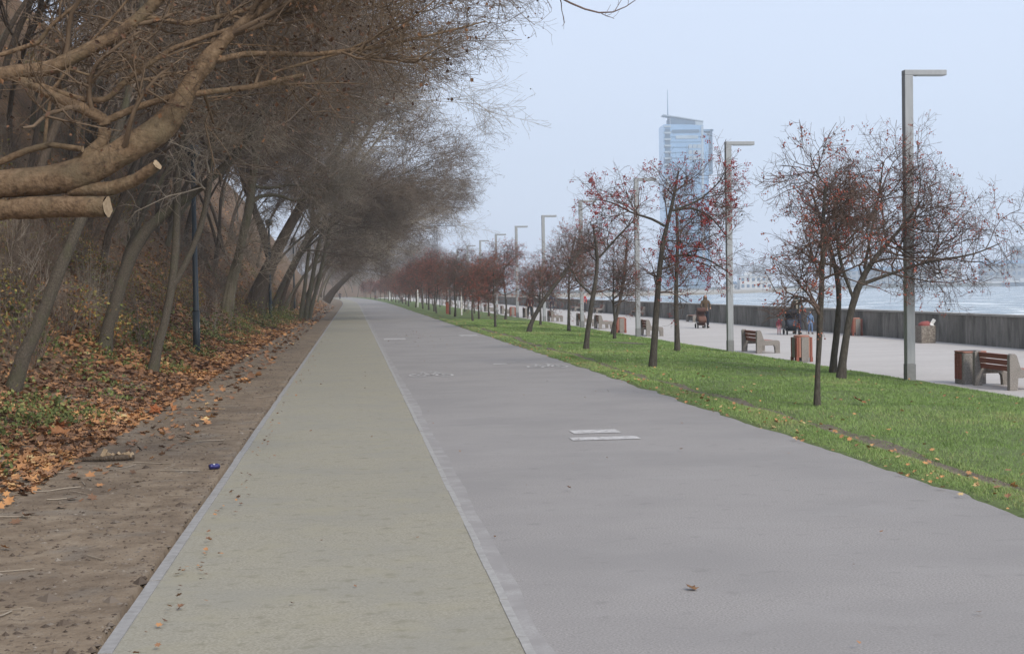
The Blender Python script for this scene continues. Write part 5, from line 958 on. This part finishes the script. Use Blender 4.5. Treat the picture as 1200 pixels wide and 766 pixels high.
def building(label, loc, rz, w, d, h, floors, bays, wall_m, roof=0, grp=None, name='harbour_building'):
    t = thing(name, label, 'building', loc, rz, grp)
    MB().box((0, 0, h / 2), (w, d, h)).build('wall', wall_m, t)
    if roof: MB().prism([(-d / 2 - .4, h + .02), (d / 2 + .4, h + .02), (0, h + roof)], -w / 2 - .3, w / 2 + .3).build('roof', M['band'], t)
    else: MB().box((0, 0, h + .2), (w + .8, d + .8, .36)).build('roof', M['panel'], t)
    fh = h / floors; bw = w / bays
    src = None
    for f in range(floors):
        for b_ in range(bays):
            p_ = (-w / 2 + bw * (b_ + .5), -d / 2 - .02, fh * (f + .5))
            if src is None: src = MB().box((0, 0, 0), (bw * .55, .16, fh * .5)).build('window', M['glass_dark'], t); c = src
            else: c = src.copy(); COL.objects.link(c)
            c.location = p_
    return t
wb = plain('white_render', (.55, .55, .54), .8, scale=.3); gb = plain('grey_render', (.27, .28, .29), .8, scale=.3)
t = building('low white pavilion with a flat roof on the far beach', (254, 900, -.8), -.1, 20, 12, 8.2, 2, 6, wb)
MB().box((-4, 2, 9.4), (5, 5, 2.6)).build('roof_house', wb, t)
building('small pale hut left of the white pavilion on the beach', (239, 902, -.8), .1, 7, 5, 3.4, 1, 3, wb, 1.6)
building('long pale harbour hall with a row of windows at far right', (540, 1100, .2), -.2, 86, 16, 15, 3, 20, gb, 3.0)
building('taller grey block behind the long harbour hall', (572, 1150, .2), -.2, 52, 16, 30, 7, 9, gb)
building('hazy low block behind the wide hawthorn, left one of two', (398, 1080, .2), -.1, 46, 14, 11, 3, 10, gb, 3)
building('hazy low block behind the wide hawthorn, right one of two', (455, 1100, .2), -.1, 40, 14, 14, 4, 9, wb)
def mast_ship(label, x, y, L, H, masts):
    t = thing('sailing_ship', label, 'ship', (x, y, -2.0), -.25)
    MB().prism([(-L / 2, 3.4), (-L / 2 + 2, -.5), (L / 2 - 4, -.5), (L / 2 + 2, 4)], -3.2, 3.2, axis='y', bevel=.3).build('hull', wb, t)
    MB().box((-L * .1, 0, 4.6), (L * .4, 4.4, 2.2), bevel=.2).build('deckhouse', gb, t)
    for m_ in masts:
        mb = MB(); mb.tube([(m_, 0, 3), (m_, 0, H)], [.45, .2], 6)
        for q in (.45, .62, .78): mb.tube([(m_, -5 * (1.1 - q), H * q), (m_, 5 * (1.1 - q), H * q)], .16, 5)
        mb.build('mast', M['band'], t)
    mb = MB()
    for m_ in masts: mb.tube([(m_, 0, H * .96), (m_ - 9, 0, 4)], .09, 4); mb.tube([(m_, 0, H * .96), (m_ + 9, 0, 4)], .09, 4)
    mb.build('rigging', M['band'], t)
mast_ship('pale ship with tall thin masts moored before the harbour hall', 492, 1045, 62, 50, (-22, -4, 14))
def boat(label, x, y, L, rz):
    t = thing('motor_boat', label, 'boat', (x, y, -2.0), rz, 'boats at the quay')
    MB().prism([(-L / 2, 2.6), (-L / 2 + .8, -.4), (L / 2 - 2.4, -.4), (L / 2, 3.0)], -2.2, 2.2, axis='y', bevel=.4).build('hull', plain('dark_hull', (.07, .09, .12)), t)
    MB().prism([(-L * .3, 2.6), (L * .2, 2.8), (L * .08, 5.6), (-L * .26, 5.6)], -1.6, 1.6, axis='y', bevel=.25).build('cabin', wb, t)
    mb = MB(); mb.tube([(-1, 0, 5.5), (-1, 0, 11)], .14, 5); mb.build('mast', M['band'], t)
boat('dark hulled boat at the quay, left one of the two at far right', 452, 960, 11, -.3); boat('dark hulled boat at the quay, right one at the picture edge', 461.5, 958, 11, -.3)

# ------------------------------------------------------------------ sea haze
hz = MB(); hz.box((425, 790, 78), (1180, 1640, 170)); o = hz.build('haze', M['conc'], None); o.data.materials.clear()
hm = bpy.data.materials.new('haze'); hm.use_nodes = True; nt = hm.node_tree; nt.nodes.remove(nt.nodes['Principled BSDF'])
pv = nt.nodes.new('ShaderNodeVolumePrincipled'); pv.inputs['Color'].default_value = (.86, .93, 1.0, 1); pv.inputs['Density'].default_value = .00055; pv.inputs['Anisotropy'].default_value = .2
nt.links.new(pv.outputs[0], nt.nodes['Material Output'].inputs['Volume']); o.data.materials.append(hm); tag(o, kind='stuff')
